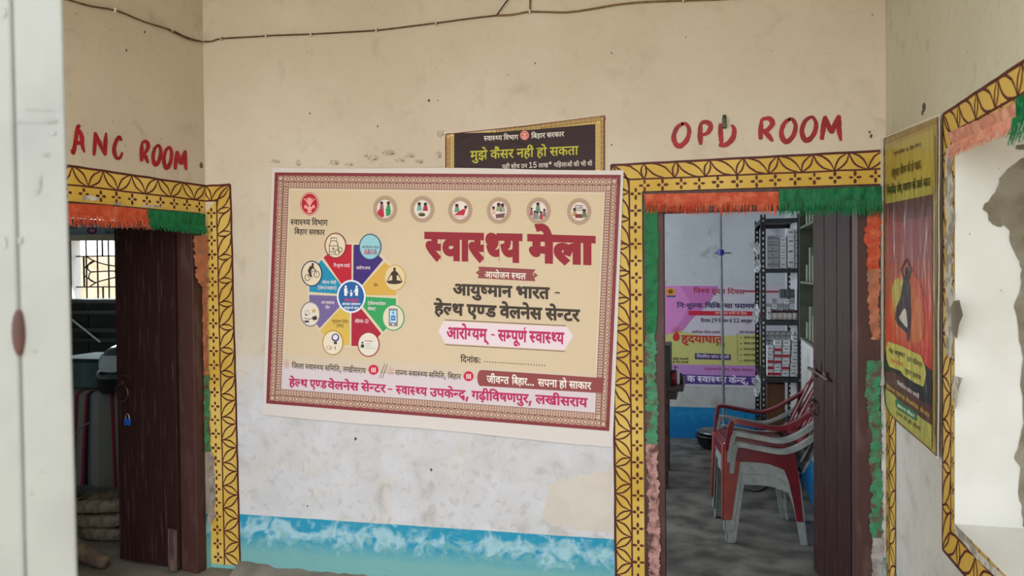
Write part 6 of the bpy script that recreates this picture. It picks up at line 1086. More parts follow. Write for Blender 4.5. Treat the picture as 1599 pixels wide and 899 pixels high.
for c, r, cc_ in (((449.5, 567.5), 5.2, 0), ((612, 577.5), 5, 0), ((585, 576.5), 7.6, 1), ((733, 586.5), 7.6, 1)):
    if cc_: 
        d.ell(c, r+.8, r+.8, '#d98c98', 5, P_); d.ell(c, r, r, '#bb1c3c', 6, P_)
        for x in (-2.6, .2, 2.8): d.ell((c[0]+x, c[1]-2.4), 1, 1.1, '#ecd8d6', 7, P_, n=8); d.line([(c[0]+x, c[1]-1.4), (c[0]+x, c[1]+4)], 1.5, '#ecd8d6', 7, P_)
    else:
        for dx, dy in ((0, -4), (-2.6, -1), (2.6, -1), (0, 2), (-2, 5), (2, 5)): d.ell((c[0]+dx, c[1]+dy), 1.9, 2.1, '#c99a9a', 6, P_, n=10, ring=.7)
d.line([(602.5, 567.5), (594.5, 589)], 1, '#5a4440', 6, 'lettering'); d.line([(606.5, 568), (598.5, 590)], 1, '#5a4440', 6, 'lettering')
pill = [(757, 577)]+[(943.5, 589.5), (941.5, 613), (757, 602)]; pill += [(752-5.5*math.sin(PI*t/8), 589.5+12.5*math.cos(PI*t/8)) for t in range(9)]
d.poly(pill, '#8b4241', 6, 'ribbon_print')
d.text('जीव~नत', (761.5, 586), (795.5, 588), 10.5, 10.5, '#ecdcd2', 8, 14); d.text('िबहार...', (800.5, 588.5), (835.5, 591), 10.5, 10.5, '#ecdcd2', 8, 14); d.text('सपना हो साकार', (841, 591), (923.5, 596.5), 10.5, 10.5, '#ecdcd2', 8, 14)
d.text('हे~लथ', (454, 590.8), (482, 592.3), 11, 11, CR, 6, 20); d.text('ए~णड', (486, 592.5), (512, 594), 11.2, 11.2, CR, 6, 20); d.text('वेलनेस', (514, 594.5), (561.5, 597.3), 11.3, 11.4, CR, 6, 20); d.text('से~नटर', (566, 597.5), (603.5, 600.3), 11.5, 11.6, CR, 6, 20)
d.line([(607, 606.5), (614.5, 607)], 2, CR, 6, 'lettering'); d.text(SW, (620, 601.5), (668, 605), 12, 12, CR, 6, 20); d.text('उपके~नद_,', (673, 605.5), (734, 609.5), 12, 12.2, CR, 6, 20)
d.text('गढ़ी'.replace('ढ़', 'ढ़')+'िवषणपुर,', (738, 609.8), (832, 615.7), 12.3, 12.5, CR, 6, 20); d.text('लखीसराय', (837.5, 616), (917.5, 621.3), 12.6, 13, CR, 6, 20)
# colour wheel
WP = 'wheel_print'
hub = (550.5, 462.5)
wd_ = [([(507, 402), (517, 394), (530, 381.5), (551, 381.8), (550.6, 462), (548, 462)], '#b5182f'), ([(554, 382), (574, 382), (592, 398), (600, 405.5), (553.5, 461), (553, 461)], '#3a2270'), ([(504, 405.5), (485.5, 428), (485, 455.5), (546, 459.5)], '#1688ab'), ([(603, 409), (619, 425), (620.5, 461), (556, 460)], '#cfa348'),
       ([(485, 460), (546, 462.5), (545, 465), (501, 512), (485.5, 490)], '#6f5f93'), ([(620, 465.5), (556, 462), (557, 464), (600, 517.5), (620, 498)], '#2f9a58'), ([(503, 514), (547.5, 466), (547.8, 538.5), (524, 538), (504, 519)], '#d1ad4f'), ([(551, 466), (554, 467), (597, 520), (592, 526), (575, 540), (550.6, 539.5)], '#a51a34')]
d.poly([(500, 404), (528, 379), (576, 379.5), (603, 403), (623, 424), (623.5, 500), (600, 521), (575, 542.5), (522, 541), (499, 515), (482.5, 492), (482.5, 427)], '#d2c2a6', 4, WP)
for i, (p, c) in enumerate(wd_): d.poly(p, c, 5, WP, j=(i % 2))
d.ell(hub, 22.5, 25.8, '#d9dfe6', 7, WP, n=40); d.ell(hub, 19.8, 23, '#1f5a9c', 8, WP, n=40)
for x, s_ in ((-8.5, 1.), (8.5, 1.), (0, .62)):
    X, Y = hub[0]+x, hub[1]-15+(6 if s_ < 1 else 0); d.ell((X, Y), 1.9*s_, 2.2*s_, '#e3e8ee', 9, WP, n=10); d.poly([(X-2.6*s_, Y+2.4), (X+2.6*s_, Y+2.4), (X+2*s_, Y+14*s_), (X-2*s_, Y+14*s_)], '#e3e8ee', 9, WP); d.line([(X-2*s_, Y+4), (X+(4.5 if x <= 0 else -4.5)*s_, Y+9*s_)], 1, '#e3e8ee', 9, WP, j=2)
d.text('आयुष', (539, 466), (562, 466.5), 4.2, 4.2, '#c42a4a', 9, 14); d.text('आपका ~सवा~स~थय', (536, 472.5), (565, 473), 3.6, 3.6, '#dfe6ee', 9, 8); d.text('आयुष के साथ', (539, 478.5), (562, 479), 3.6, 3.6, '#dfe6ee', 9, 8)
for (c, rx, ry, rg, fl) in (((526, 383.5), 17, 20, '#7a2a28', '#dccab0'), ((580, 385.5), 17.5, 20.5, '#2a4a6c', '#8fc3cc'), ((489, 427), 16.5, 20, '#1d2f55', '#dccab0'), ((618.5, 433.5), 17, 20.5, '#c9a55a', '#dac49a'), ((487, 490), 15.5, 19.5, '#7d7488', '#d8cfc2'), ((616, 495.5), 17.5, 20.5, '#4c9a6c', '#d8cdb2'), ((522, 534.5), 16.5, 19.5, '#b08a4a', '#ded2ba'), ((577.5, 537), 17.3, 19.5, '#9c2a30', '#ddd2c4')):
    d.ell(c, rx, ry, rg, 8, WP, n=36); d.ell(c, rx-1.7, ry-1.7, fl, 9, WP, n=36)
IK = '#3a2a20'; IC = 'icon_print'
# pill bottle
d.line([(519, 371.5), (528, 371.5), (528, 376), (519, 376), (519, 371.5)], 1.1, IK, 10, IC); d.line([(519.5, 376), (516.5, 382), (516.5, 397), (530, 397), (530, 382), (527.5, 376)], 1.1, IK, 10, IC, j=1); d.line([(516.5, 384), (530, 384)], .9, IK, 11, IC); d.line([(516.5, 393), (530, 393)], .9, IK, 11, IC); d.line([(523, 386), (523, 391)], .9, IK, 11, IC); d.line([(520.5, 388.5), (525.5, 388.5)], .9, IK, 12, IC); d.ell((529, 394), 4, 4.3, '#dccab0', 12, IC); d.ell((529, 394), 4, 4.3, IK, 13, IC, ring=.9); d.ell((533.5, 390), 3.6, 4, IK, 13, IC, ring=.9)
# people gathering
d.text('आयोजन मेला', (567, 384), (594, 385), 3, 3, '#5a4a6a', 10, 8)
for x, c_ in ((-7, '#c27a8c'), (-2, '#8a6f9a'), (3, '#a98f8a'), (8, '#8c7f94')): d.ell((580+x, 390.5), 2, 2, c_, 10, IC, n=10); d.poly([(578+x, 392), (582+x, 392), (583+x, 397), (577+x, 397)], c_, 11, IC)
# cyclist
for cx_, cy_, r in ((482.5, 433, 4.6), (497, 428, 4.6)): d.ell((cx_, cy_), r, r*1.15, IK, 10, IC, ring=1)
d.line([(482.5, 433), (487.5, 425.5), (495, 422), (497, 428)], 1, IK, 11, IC); d.line([(487.5, 425), (490, 433)], 1, IK, 11, IC, j=1); d.poly([(483, 423), (486, 416), (491, 413.5), (493, 417), (489, 421), (488, 426), (490, 432), (487.5, 432), (484.5, 426)], IK, 12, IC); d.line([(491, 416), (493, 420), (496, 421.5)], 1.3, IK, 13, IC); d.ell((491, 412.5), 1.9, 2.1, IK, 13, IC, n=10)
# seated yoga
d.ell((618, 420), 2.1, 2.5, IK, 10, IC, n=12); d.poly([(616.8, 422), (619.2, 422), (623.5, 426), (624.5, 429), (621.5, 430), (621.5, 438), (614.5, 438), (614.5, 430), (611.5, 429), (612.5, 426)], IK, 11, IC); d.line([(612.4, 428), (609, 434), (606.5, 439)], [1.6, 1.3, 1], IK, 10, IC); d.line([(623.6, 428), (627, 434), (629.5, 439)], [1.6, 1.3, 1], IK, 10, IC); d.poly([(605, 439), (612, 437.5), (624, 437.5), (631, 439), (627, 442.5), (618, 443.5), (609, 442.5)], IK, 12, IC)
# bulb
d.ell((482, 488), 3.5, 4.5, '#8a8478', 10, IC, ring=.7); d.ell((492.5, 485), 2.6, 3, '#c9a04a', 10, IC); d.poly([(489, 495), (496, 492), (498, 498), (492, 500)], IK, 10, IC); d.line([(478, 496), (485, 498), (490, 497)], 1, IK, 11, IC); d.poly([(478, 500), (485, 500), (485, 503), (478, 503)], IK, 10, IC); d.ell((480.5, 491), 1.2, 1.6, IK, 11, IC, n=8)
# phone
d.poly([(609, 481), (623, 481.5), (623, 509), (609, 508.5)], '#7f7d85', 10, IC); d.poly([(611, 484.5), (621, 484.8), (621, 503), (611, 502.7)], '#b9d3e6', 11, IC); d.ell((616, 506), 1.5, 1.6, '#e0dcd8', 11, IC, n=10); d.poly([(612.5, 492), (619.5, 492), (619.5, 500), (612.5, 500)], '#3f7fae', 12, IC); d.ell((616, 488), 2, 2.3, '#5f97bd', 12, IC, n=10); d.line([(614, 496), (618, 496)], 1, '#d7e4ee', 13, IC)
# badge with a strap
d.ell((526, 526.5), 6, 6.2, '#3a3a74', 10, IC); d.ell((526, 526), 4, 4, '#d8d6e0', 11, IC); d.poly([(523.5, 533), (528.5, 533), (528.5, 536.5), (523.5, 536.5)], IK, 10, IC); d.ell((516, 542), 4, 3.2, '#b9847a', 10, IC, ring=1); d.ell((519, 543), 2, 2, '#b9847a', 11, IC, ring=.7); d.line([(525.5, 540), (526, 545)], 1.1, '#5c3a30', 10, IC)
# health card (its machine code is left off)
d.poly([(564.5, 529), (591, 530), (591, 545), (564.5, 544)], '#d9d3c8', 10, IC); d.line([(571, 531.5), (584, 532)], 1.1, '#a04a5a', 11, IC); d.ell((568.2, 534.5), 1.5, 1.7, IK, 11, IC, n=10); d.poly([(566, 537), (570.5, 537), (571, 542), (565.5, 542)], IK, 11, IC); d.line([(573, 536), (581, 536.3)], .6, '#8a8a94', 11, IC); d.line([(573, 539), (581, 539.3)], .6, '#8a8a94', 11, IC); d.line([(573, 542.5), (588, 543)], .6, '#8a8a94', 11, IC)
wl_ = '#e2cfd4'
d.text('िनःशु~लक दवाई', (523, 412), (548, 412.5), 4.4, 4.4, wl_, 6, 6); d.text('आरो~गय सभा', (558, 416), (580, 416.5), 4.4, 4.4, wl_, 6, 6); d.text('योग', (585, 443), (592, 443.2), 4.4, 4.4, '#5c4420', 6, 8); d.text('टेलीक~नसल~टेशन'.replace('ल~ट', '~लट'), (576, 471), (604, 472), 4.4, 4.4, wl_, 6, 6); d.text('सेवाएं', (576, 479.5), (588, 480), 4.4, 4.4, wl_, 6, 6)
d.text('जीवन शैली'.replace('शै', 'शै'), (505, 438.5), (527, 439), 4.2, 4.2, wl_, 6, 6); d.text('(योग/आहार)', (498, 447), (528, 447.5), 4.2, 4.2, wl_, 6, 6); d.text('जन ~सवा~स~थय', (504, 470), (524, 470.5), 4.2, 4.2, wl_, 6, 6); d.text('योग', (510, 477.5), (517, 478), 4.2, 4.2, wl_, 6, 6)
d.text('~नयून_तम ~पोटीन'.replace('_', ''), (520, 499), (546, 500), 4.4, 4.4, '#5c4420', 6, 6); d.text('(जांच)', (527, 506), (539, 506.5), 4.2, 4.2, '#5c4420', 6, 6)
# latin label sits lower: cap height
d.text('ABHA-ID', (556, 499), (577.5, 500), 4, 4, '#e8d5da', 6, 10)
d.finish(root)
# wall nails holding the banner
# ------------------------------------------------------------------ black poster behind the banner
root = empty('poster', W.hit(820, 240, .004)); tag(root, 'black landscape poster with yellow lettering tucked behind the top of the big banner', 'poster')
d = Draw(W, .003)
CQ2 = ((695.5, 210), (945.5, 179.5), (945, 285), (695.5, 285)); 
V, F = [], []; nu, nv = 24, 8; E2 = bil(((693, 205.5), (947, 177), (947, 285), (693.5, 285)), 1, 1)
for j in range(nv+1):
    for i in range(nu+1): x, y = E2(i/nu, j/nv); V.append(W.hit(x, y+1.5*math.sin(PI*i/nu)*(1-j/nv), .0025))
for j in range(nv):
    for i in range(nu): F.append((j*(nu+1)+i, j*(nu+1)+i+1, (j+1)*(nu+1)+i+1, (j+1)*(nu+1)+i))
obj('poster_sheet', V, F, printmat('#c9b7a6'), root, smooth=True)
d.poly([(696, 210.5), (760, 205), (820, 197), (880, 189), (945, 181), (945, 285), (696, 285)], '#cfae6a', 1, 'border_print')
d.poly([(709.5, 208), (770, 207), (830, 202.5), (880, 198), (930, 194), (930, 285), (709.5, 285)], '#2c1715', 3, 'field_print')
d.q = None; GD = '#5a3418'
lt = lambda x: 210.5+(181-210.5)*(x-696)/(945-696)
d.line([(696.5, 210), (696.5, 285)], 1.8, '#5a1c14', 3, 'border_print'); d.line([(944, 181), (944, 285)], 1.8, '#5a1c14', 3, 'border_print')
d.line([(696, 210), (820, 197), (945, 180.8)], 1.2, '#5a1c14', 3, 'border_print', j=1)
for k in range(56):
    y = 214+k*3.1
    if y > 284: break
    for x in (704, 707.5): d.line([(x, y), (x, y+1.4)], 1.6, GD, 3, 'border_print')
    for x in (932.5, 935.5): d.line([(x, y-20), (x, y-18.6)], 1.4, GD, 3, 'border_print')
lace((698, 212), (698, 284), (1, 0), 3, 8, 4.6, GD, .6); lace((942.8, 185), (942.8, 284), (-1, 0), 3, 8, 5, GD, .6)
for k in range(72):
    x = 712+k*3.1; 
    if x > 930: break
    for o_ in (7.5, 10.6): 
        if lt(x)+o_ < 208-(x-709)*.055: d.line([(x, lt(x)+o_), (x+1.4, lt(x+1.4)+o_)], 1.5, GD, 2, 'border_print')
lace((770, 203.5), (942, 183), (.12, .99), 2, 8, 5, GD, .6)
d.text(SW+' िवभाग', (756, 213), (809.5, 211), 7, 7, '#d6ccc2', 5, 10); d.text('िबहार सरकार', (830, 209.5), (881, 206), 7, 7, '#d6ccc2', 5, 10)
emblem((819.5, 211.5), 6.2, 6.6, 5, '#b5594c', '#d9a99c')
YL = '#b3ac34'; d.text('मुझे कैंसर नहीं हो सकता', (735, 236.5), (903, 228.5), 13, 13, YL, 5, 9)
d.text('यही सोच उन 15 लाख* मिहलाओं की भी थी', (784.5, 257.5), (925, 252.5), 6.2, 6.4, '#cfc5bb', 5, 6)
d.poly([(748, 266), (770, 263), (785, 268), (785, 284), (745, 284)], '#7a2a22', 4, 'field_print')
d.finish(root)
# ------------------------------------------------------------------ tall yoga poster on the side wall
root = empty('poster', Rw.hit(1430, 440, .01)); tag(root, 'tall glossy red and yellow poster with a black yoga silhouette on the side wall', 'poster')
d = Draw(Rw, .014, gloss=True)
def edgeL(y): return 1384.6 if y < 600 else 1384.6+(y-600)*.16
top = lambda x: 215+(177-215)*(x-1383)/(1475-1383)
bot = [(1392, 646), (1400, 655), (1412, 665), (1430, 680), (1450, 697), (1472, 717)]
sheet = [(1384.4, 214.5), (1474.5, 177), (1472.5, 718)]+bot[::-1][1:]+[(1388, 628), (1385, 600)]
V, F = [], []; nu, nv = 10, 40
def lowy(u): x = 1385+u*88; return 644+u*74 if u > .06 else 630+u*230
for j in range(nv+1):
    for i in range(nu+1):
        u = i/nu; v = j/nv; x = 1384.6+u*(1474.3-1384.6); y0_, y1_ = 214.5+(177-214.5)*u, lowy(u); y = y0_+(y1_-y0_)*v
        x += (-1.6*u*v)+ (7*max(0, v-.9)*10*(1-u) if v > .9 else 0)
        V.append(Rw.hit(x, y, .0125+.003*math.sin(v*18+u*3)*(.3)))
for j in range(nv):
    for i in range(nu): F.append((j*(nu+1)+i, j*(nu+1)+i+1, (j+1)*(nu+1)+i+1, (j+1)*(nu+1)+i))
obj('poster_sheet', V, F, printmat('#dbd2c4'), root, smooth=True)
d.poly([(1386.5, 216.5), (1472, 181.5), (1470, 712), (1450, 694), (1430, 677), (1412, 662), (1396, 647), (1389, 632), (1386, 605)], '#a08a4c', 1, 'border_print')
d.line([(1386.5, 216.5), (1472, 181.5), (1470, 712)], 1.2, '#3a2a1c', 3, 'border_print'); d.line([(1470, 712), (1450, 694), (1430, 677), (1412, 662), (1396, 647), (1389, 632), (1386.4, 605), (1386.2, 217)], 1.2, '#3a2a1c', 3, 'border_print', j=1)
for k in range(150):
    y = 232+k*3.3
    if y < 640: d.line([(1387.3, y), (1387.3, y+1.6)], 1.1, '#4a3a20', 3, 'border_print')
    if y < 698: d.line([(1468.2, y-20), (1468.2, y-18)], 2, '#4a3a20', 3, 'border_print')
for k in range(23): x = 1389+k*3.6; y = 223.5-(x-1389)*.407; d.line([(x, y), (x+1.8, y-.7)], 2, '#4a3a20', 3, 'border_print'); d.line([(x, y-4), (x+1.8, y-4.7)], 1.2, '#4a3a20', 3, 'border_print')
d.poly([(1388.5, 232), (1466, 199.5), (1463.8, 303), (1389, 318)], '#a99c48', 3, 'field_print')
d.text(SW+' िवभाग', (1402, 238), (1420, 231.5), 5, 5, '#3f3a1e', 5, 8); d.text('िबहार सरकार', (1428, 229), (1446, 222), 5, 5, '#3f3a1e', 5, 8); d.ell((1424, 233), 2, 3, '#7a4a20', 5, 'emblem_print')
d.text('संयु~कत जीवन की हो चाहत,', (1399, 266), (1447, 250), 11, 11, '#2f2a18', 5, 16)
d.text('िनयिमत योग,~वयायाम की डालो आदत', (1391.5, 293), (1460.5, 277), 11, 11.5, '#2f2a18', 5, 16)
V, F = [], []
for j in range(41):
    v = j/40; y0_ = 215.5+385*v
    for i, (dx, o_) in enumerate(((0, .036), (2.5, .030), (5, .02), (8.5, .0135))): V.append(Rw.hit(1378.5+dx+(6*max(0, v-.93)*14*.3 if v > .93 else 0), y0_+(12-dx*1.4)*.3, o_))
for j in range(40):
    for i in range(3): F.append((j*4+i, j*4+i+1, j*4+i+5, j*4+i+4))
obj('curled_edge', V, F, printmat('#c9c4b8'), root, smooth=True)
# picture field: colour washes from mauve to orange
bands = [(0, '#5f3a3a'), (.12, '#7a4a4a'), (.24, '#85504c'), (.36, '#93503f'), (.46, '#a34a32'), (.56, '#b14229'), (.66, '#b53a22'), (.76, '#b8401f'), (.86, '#b23020'), (1.0, '#a82a1e')]
PL = lambda t: 318+(585-318)*t; PR = lambda t: 303+(582-303)*t
for i in range(len(bands)-1):
    t0, t1 = bands[i][0], bands[i+1][0]; n = 10
    U = [(1389+(1464-1389)*k/n, PL(t0)+(PR(t0)-PL(t0))*k/n+(1.5*math.sin(k*1.9+i) if i else 0)) for k in range(n+1)]; D_ = [(1389+(1464-1389)*k/n, PL(1)+(PR(1)-PL(1))*k/n) for k in range(n+1)][::-1]
    d.poly(U+D_, bands[i][1], 3, 'picture_print', j=0) if False else d.poly(U+D_, bands[i][1], 3+i*.25, 'picture_print')
for (c, rx, ry, col, l) in (((1424, 480), 27, 58, '#b5502a', 6), ((1418, 474), 20, 44, '#b5682d', 6.3), ((1415, 466), 15, 31, '#b0853a', 6.6), ((1409, 456), 9, 21, '#a39b43', 6.9), ((1440, 500), 12, 36, '#b8642c', 6.6)): d.poly(jag(c, rx, ry, 26, .07), col, l, 'picture_print')
# silhouette, head to toe
SB = '#15161c'
d.ell((1424, 424), 3.2, 7, SB, 8, 'silhouette'); d.poly([(1421, 430), (1427, 430), (1429.5, 447), (1430, 462), (1431, 490), (1430, 512), (1427.5, 534), (1425.5, 534), (1423.5, 520), (1410, 508), (1404.5, 498), (1407, 480), (1414, 464), (1416, 448)], SB, 7.5, 'silhouette'); d.poly([(1420, 481), (1411.5, 495), (1413, 499), (1424, 512), (1425.5, 508), (1423, 484)], '#b7b2a4', 8.5, 'silhouette')
d.line([(1420, 436), (1415, 420), (1423, 404)], [3, 2.4, 1.6], SB, 8, 'silhouette', j=2); d.line([(1427, 436), (1431, 420), (1424, 404)], [3, 2.4, 1.6], SB, 8, 'silhouette', j=1)
# lower part: dark wave, label, brown wave, yellow foot
d.poly([(1389, 548), (1400, 546), (1430, 570), (1464, 578), (1464, 690), (1440, 672), (1412, 648), (1392, 632), (1388, 600)], '#211c1e', 7, 'field_print')
d.poly([(1389, 548), (1393, 540), (1440, 552), (1452, 568), (1464, 580), (1464, 600), (1420, 592)], '#211c1e', 6.9, 'field_print')
d.poly([(1388.2, 580), (1402, 580), (1414, 588), (1430, 612), (1450, 628), (1464, 634), (1464, 668), (1450, 655), (1425, 638), (1406, 620), (1389, 604)], '#54302a', 7.5, 'field_print')
d.poly([(1389.5, 606), (1404, 617), (1412, 628), (1436, 644), (1452, 656), (1464, 664), (1463.5, 700), (1445, 685), (1428, 671), (1411, 657), (1397, 642), (1391, 630)], '#a3a04e', 8, 'field_print')
d.poly([(1393.5, 533), (1418, 541), (1423, 544), (1447, 555), (1453, 572), (1455, 584), (1451, 604), (1436, 597), (1419, 586), (1414, 579), (1396, 572), (1391.5, 560), (1391, 545)], '#b5ae4e', 8.5, 'field_print')
d.text('रोज़ आयु~षमान', (1395.5, 544), (1421, 552), 6, 6.5, '#3f3a1e', 9.5, 14); d.text('हर कीमत', (1425, 556), (1449, 567), 6.5, 7, '#3f3a1e', 9.5, 14); d.text('पर योग', (1399, 560), (1418, 567), 6, 6, '#b8502a', 9.5, 14); d.text('मु~फत इलाज', (1421, 575), (1447, 587), 6, 7, '#3f3a1e', 9.5, 14)
d.text('िनयिमत जांच करायें', (1409, 595), (1444, 617), 5, 6, '#c9bdb6', 9.5, 12); d.text('हे~लथ ए~णड वेलनेस से~नटर', (1392, 600), (1461, 647), 4.6, 6, '#b99a3c', 9.5, 12)
d.poly([(1406, 624), (1409, 624), (1440, 644), (1441, 657), (1437, 656), (1411, 640), (1406, 634)], '#2f6a45', 9, 'field_print'); d.text('~सव~सथ जीवन', (1409, 630), (1437, 648), 5, 5, '#c9d2c0', 9.6, 12); d.text('योग से ही होगा', (1407, 642), (1446, 668), 4.6, 5, '#4a4522', 9.5, 10)
d.finish(root)
# ------------------------------------------------------------------ pink banner in the inner room
root = empty('banner', OB.hit(1110, 520, .01)); tag(root, 'pink, yellow and purple banner on the inner room back wall behind the pole', 'banner')
d = Draw(OB, .006); Pq = lambda *a: a
V, F = [], []; E3 = bil(((1034, 444), (1262, 447), (1262, 609), (1034, 600.5)), 1, 1)
for j in range(9):
    for i in range(17): x, y = E3(i/16, j/8); V.append(OB.hit(x, y, .004+.001*math.sin(i)))
for j in range(8):
    for i in range(16): F.append((j*17+i, j*17+i+1, (j+1)*17+i+1, (j+1)*17+i))
obj('banner_sheet', V, F, printmat('#b9b4bf'), root, smooth=True)
d.poly([(1034, 446), (1122, 446.5), (1106, 474), (1078, 500), (1062, 522), (1034, 526)], '#b36aa6', 1, 'field_print'); d.poly([(1034, 446), (1062, 446), (1078, 472), (1066, 498), (1050, 520), (1034, 524)], '#c27ab4', 2, 'field_print')
d.poly([(1034, 522), (1060, 516), (1100, 525), (1180, 522), (1262, 525), (1262, 573), (1034, 570)], '#b3b06a', 1.5, 'field_print'); d.poly([(1034, 568), (1262, 572), (1262, 590), (1034, 584)], '#a878b2', 2.5, 'field_print'); d.poly([(1034, 583), (1262, 590), (1262, 603), (1034, 598)], '#4b3578', 3, 'field_print')
d.ell((1047, 455.5), 8, 6.5, '#c98a2c', 3, 'emblem_print'); d.ell((1047, 455), 4, 3.4, '#7a4a1c', 4, 'emblem_print'); d.poly([(1040, 461), (1056, 461), (1054, 464), (1042, 464)], '#3a4f8c', 4, 'emblem_print')
d.text('िव~शव हृदय िदवस', (1083, 450.5), (1162, 452.5), 6.5, 6.5, '#9c2438', 4, 8); d.line([(1162, 454.5), (1262, 456)], 3, '#9c3a48', 4, 'field_print')
d.text('िनःशु~लक िचिक~तसा परामर्श'.replace('र्श', 'श^'), (1057, 473.5), (1180, 474.5), 6.5, 6.5, '#3d2f5c', 4, 14)
d.poly([(1075, 485), (1262, 487), (1262, 494), (1075, 492)], '#b02038', 3, 'ribbon_print'); d.text('आयोजन सभी के िलए', (1116, 487), (1166, 487.8), 3.2, 3.2, '#e0b9a8', 4, 6)
d.text('िदनांक 29 िसतंबर से 12 अ~कतूबर', (1094, 498), (1174, 499), 4.6, 4.6, '#3a3040', 4, 10)
d.text('पारंिपरक जीवन आधार', (1080, 516.5), (1124, 517), 3.4, 3.4, '#5a3a3a', 4, 6); d.text('लोगों को बतायें', (1154, 517), (1180, 517.3), 3.4, 3.4, '#5a3a3a', 4, 6)
d.text('हृदयाघात', (1064, 523.5), (1128, 525), 10.5, 10.5, '#a83030', 4, 18); d.text('से बचें', (1118, 536), (1132, 536.5), 4, 4, '#5a4a2a', 4, 10)
d.ell((1056, 526), 5.5, 6.5, '#b52a36', 4, 'emblem_print'); 
for a in range(7): d.line([(1056, 521), (1056+8*math.cos(-PI*a/6), 519+9*math.sin(-PI*a/6)-1)], .8, '#a03a3a', 3.5, 'emblem_print')
d.poly([(1085, 551), (1141, 553), (1141, 562), (1085, 560.5)], '#3d2f5c', 3, 'ribbon_print'); d.text('िनयिमत जांच करायें', (1088, 554), (1138, 555.4), 4, 4, '#c7bcd8', 4, 8)
d.text('अिधक जानकारी', (1050, 558.5), (1075, 559), 3, 3, '#2f2a2a', 4, 8); d.text('के िलए संपर्क'.replace('र्क', 'क^'), (1050, 563.5), (1075, 564), 3, 3, '#2f2a2a', 4, 8)
d.text('~सवा~स~थय िवभाग, िबहार सरकार', (1100, 574), (1176, 576), 3.6, 3.6, '#8a3050', 4, 8)
d.text('क ~सवा~स~थय के~नद_, ल', (1073, 586.5), (1184, 590.5), 8.5, 8.5, '#cfc8dc', 4, 16)
for k in range(5): d.line([(1156, 527+k*9), (1158, 527+k*9)], 1.5, '#3a3a30', 4, 'lettering'); d.text('आपका ~सवा~स~थय', (1161, 525+k*9), (1184, 525.5+k*9), 3.4, 3.4, '#4a4a38', 4, 8)
d.line([(1151, 520), (1152, 566)], .7, '#7a7a50', 4, 'field_print')
d.finish(root)
# ------------------------------------------------------------------ electric cable clipped along the walls
root = empty('electric_cable', W.hit(700, 33, .01)); tag(root, 'thin brown electric cable clipped high along both walls', 'cable')
M_CBL = mat('brown_cable', '#4a3320', '#6b4f30', rough=.5, scale=30); M_CBL2 = mat('tan_cable', '#8a6a3c', '#6f5430', rough=.5, scale=30)
Lp = [Lw.hit(u, v, .008) for u, v in ((60, -14), (105, 0), (140, 10), (180, 17), (225, 35), (265, 47), (288, 58), (312, 65))]
Wp = [W.hit(u, v, .008) for u, v in ((322, 65.5), (333, 65), (347, 61), (400, 58), (430, 56), (487, 54), (540, 51), (590, 48), (640, 42), (700, 34.5), (740, 29), (776, 25))]
mb = MB(); mb.tube(catmull(Lp+Wp, 3), .0042, 6); mb.build('cable_run', M_CBL, root, smooth=True)
mb = MB(); mb.tube(catmull([W.hit(u, v, .008) for u, v in ((776, 25), (800, 24), (825, 19.5), (850, 19.5), (888, 20), (930, 14), (965, 8), (1010, 4), (1067, 2), (1145, -1), (1200, -8))], 3), .0045, 6); mb.build('cable_run', M_CBL2, root, smooth=True)
mb = MB(); mb.tube(catmull([Lw.hit(u, v, .012) for u, v in ((255, 44), (270, 52), (290, 61), (306, 65))], 3), .003, 6); mb.build('cable_run', M_CBL, root, smooth=True)
mb = MB(); mb.tube([W.hit(776, 25, .008), W.hit(786, 13, .02), W.hit(800, -8, .008)], .0035, 6); mb.build('branch_wire', M_BLACKM, root, smooth=True)
mb = MB(); mb.tube([W.hit(828, 20, .008), W.hit(828.5, 5, .008), W.hit(828, -8, .008)], .0045, 6); mb.build('branch_wire', M_CBL2, root, smooth=True)
for pl_, u, v in ((Lw, 177, 16), (Lw, 266, 47), (W, 347, 61), (W, 417, 57), (W, 487, 55), (W, 589, 48), (W, 682, 38), (W, 828, 19), (W, 1067, 2), (Lw, 316, 65)):
    mb = MB(); mb.box(pl_.hit(u, v, .01), (.008, .014, .02), (pl_.D, pl_.N, ZUP)); bev(mb.build('clip', mat('clip_white', '#d9d2c0', '#c0b9a6'), root), .002)
# stub sticking out through the D of the lettering
c = W.hit(1131, 192, .0); root = empty('wall_stub', c); tag(root, 'dark stub of old fitting in the wall over the D of the red lettering', 'fitting')
mb = MB(); mb.hexa([W.hit(1127, 201, -.002), W.hit(1135, 201, -.002), W.hit(1135, 200, .022), W.hit(1127.5, 200, .022), W.hit(1128, 179, -.002), W.hit(1134, 179, -.002), W.hit(1133.5, 181, .022), W.hit(1128.5, 181, .022)]); bev(mb.build('stub_body', mat('grey_stub', '#6b675a', '#4b483f', rough=.8, scale=40), root), .004)
mb = MB(); mb.tube([W.hit(1131, 185, .01), W.hit(1131, 184, .035)], .006, 8); mb.build('bolt', M_BLACKM, root)
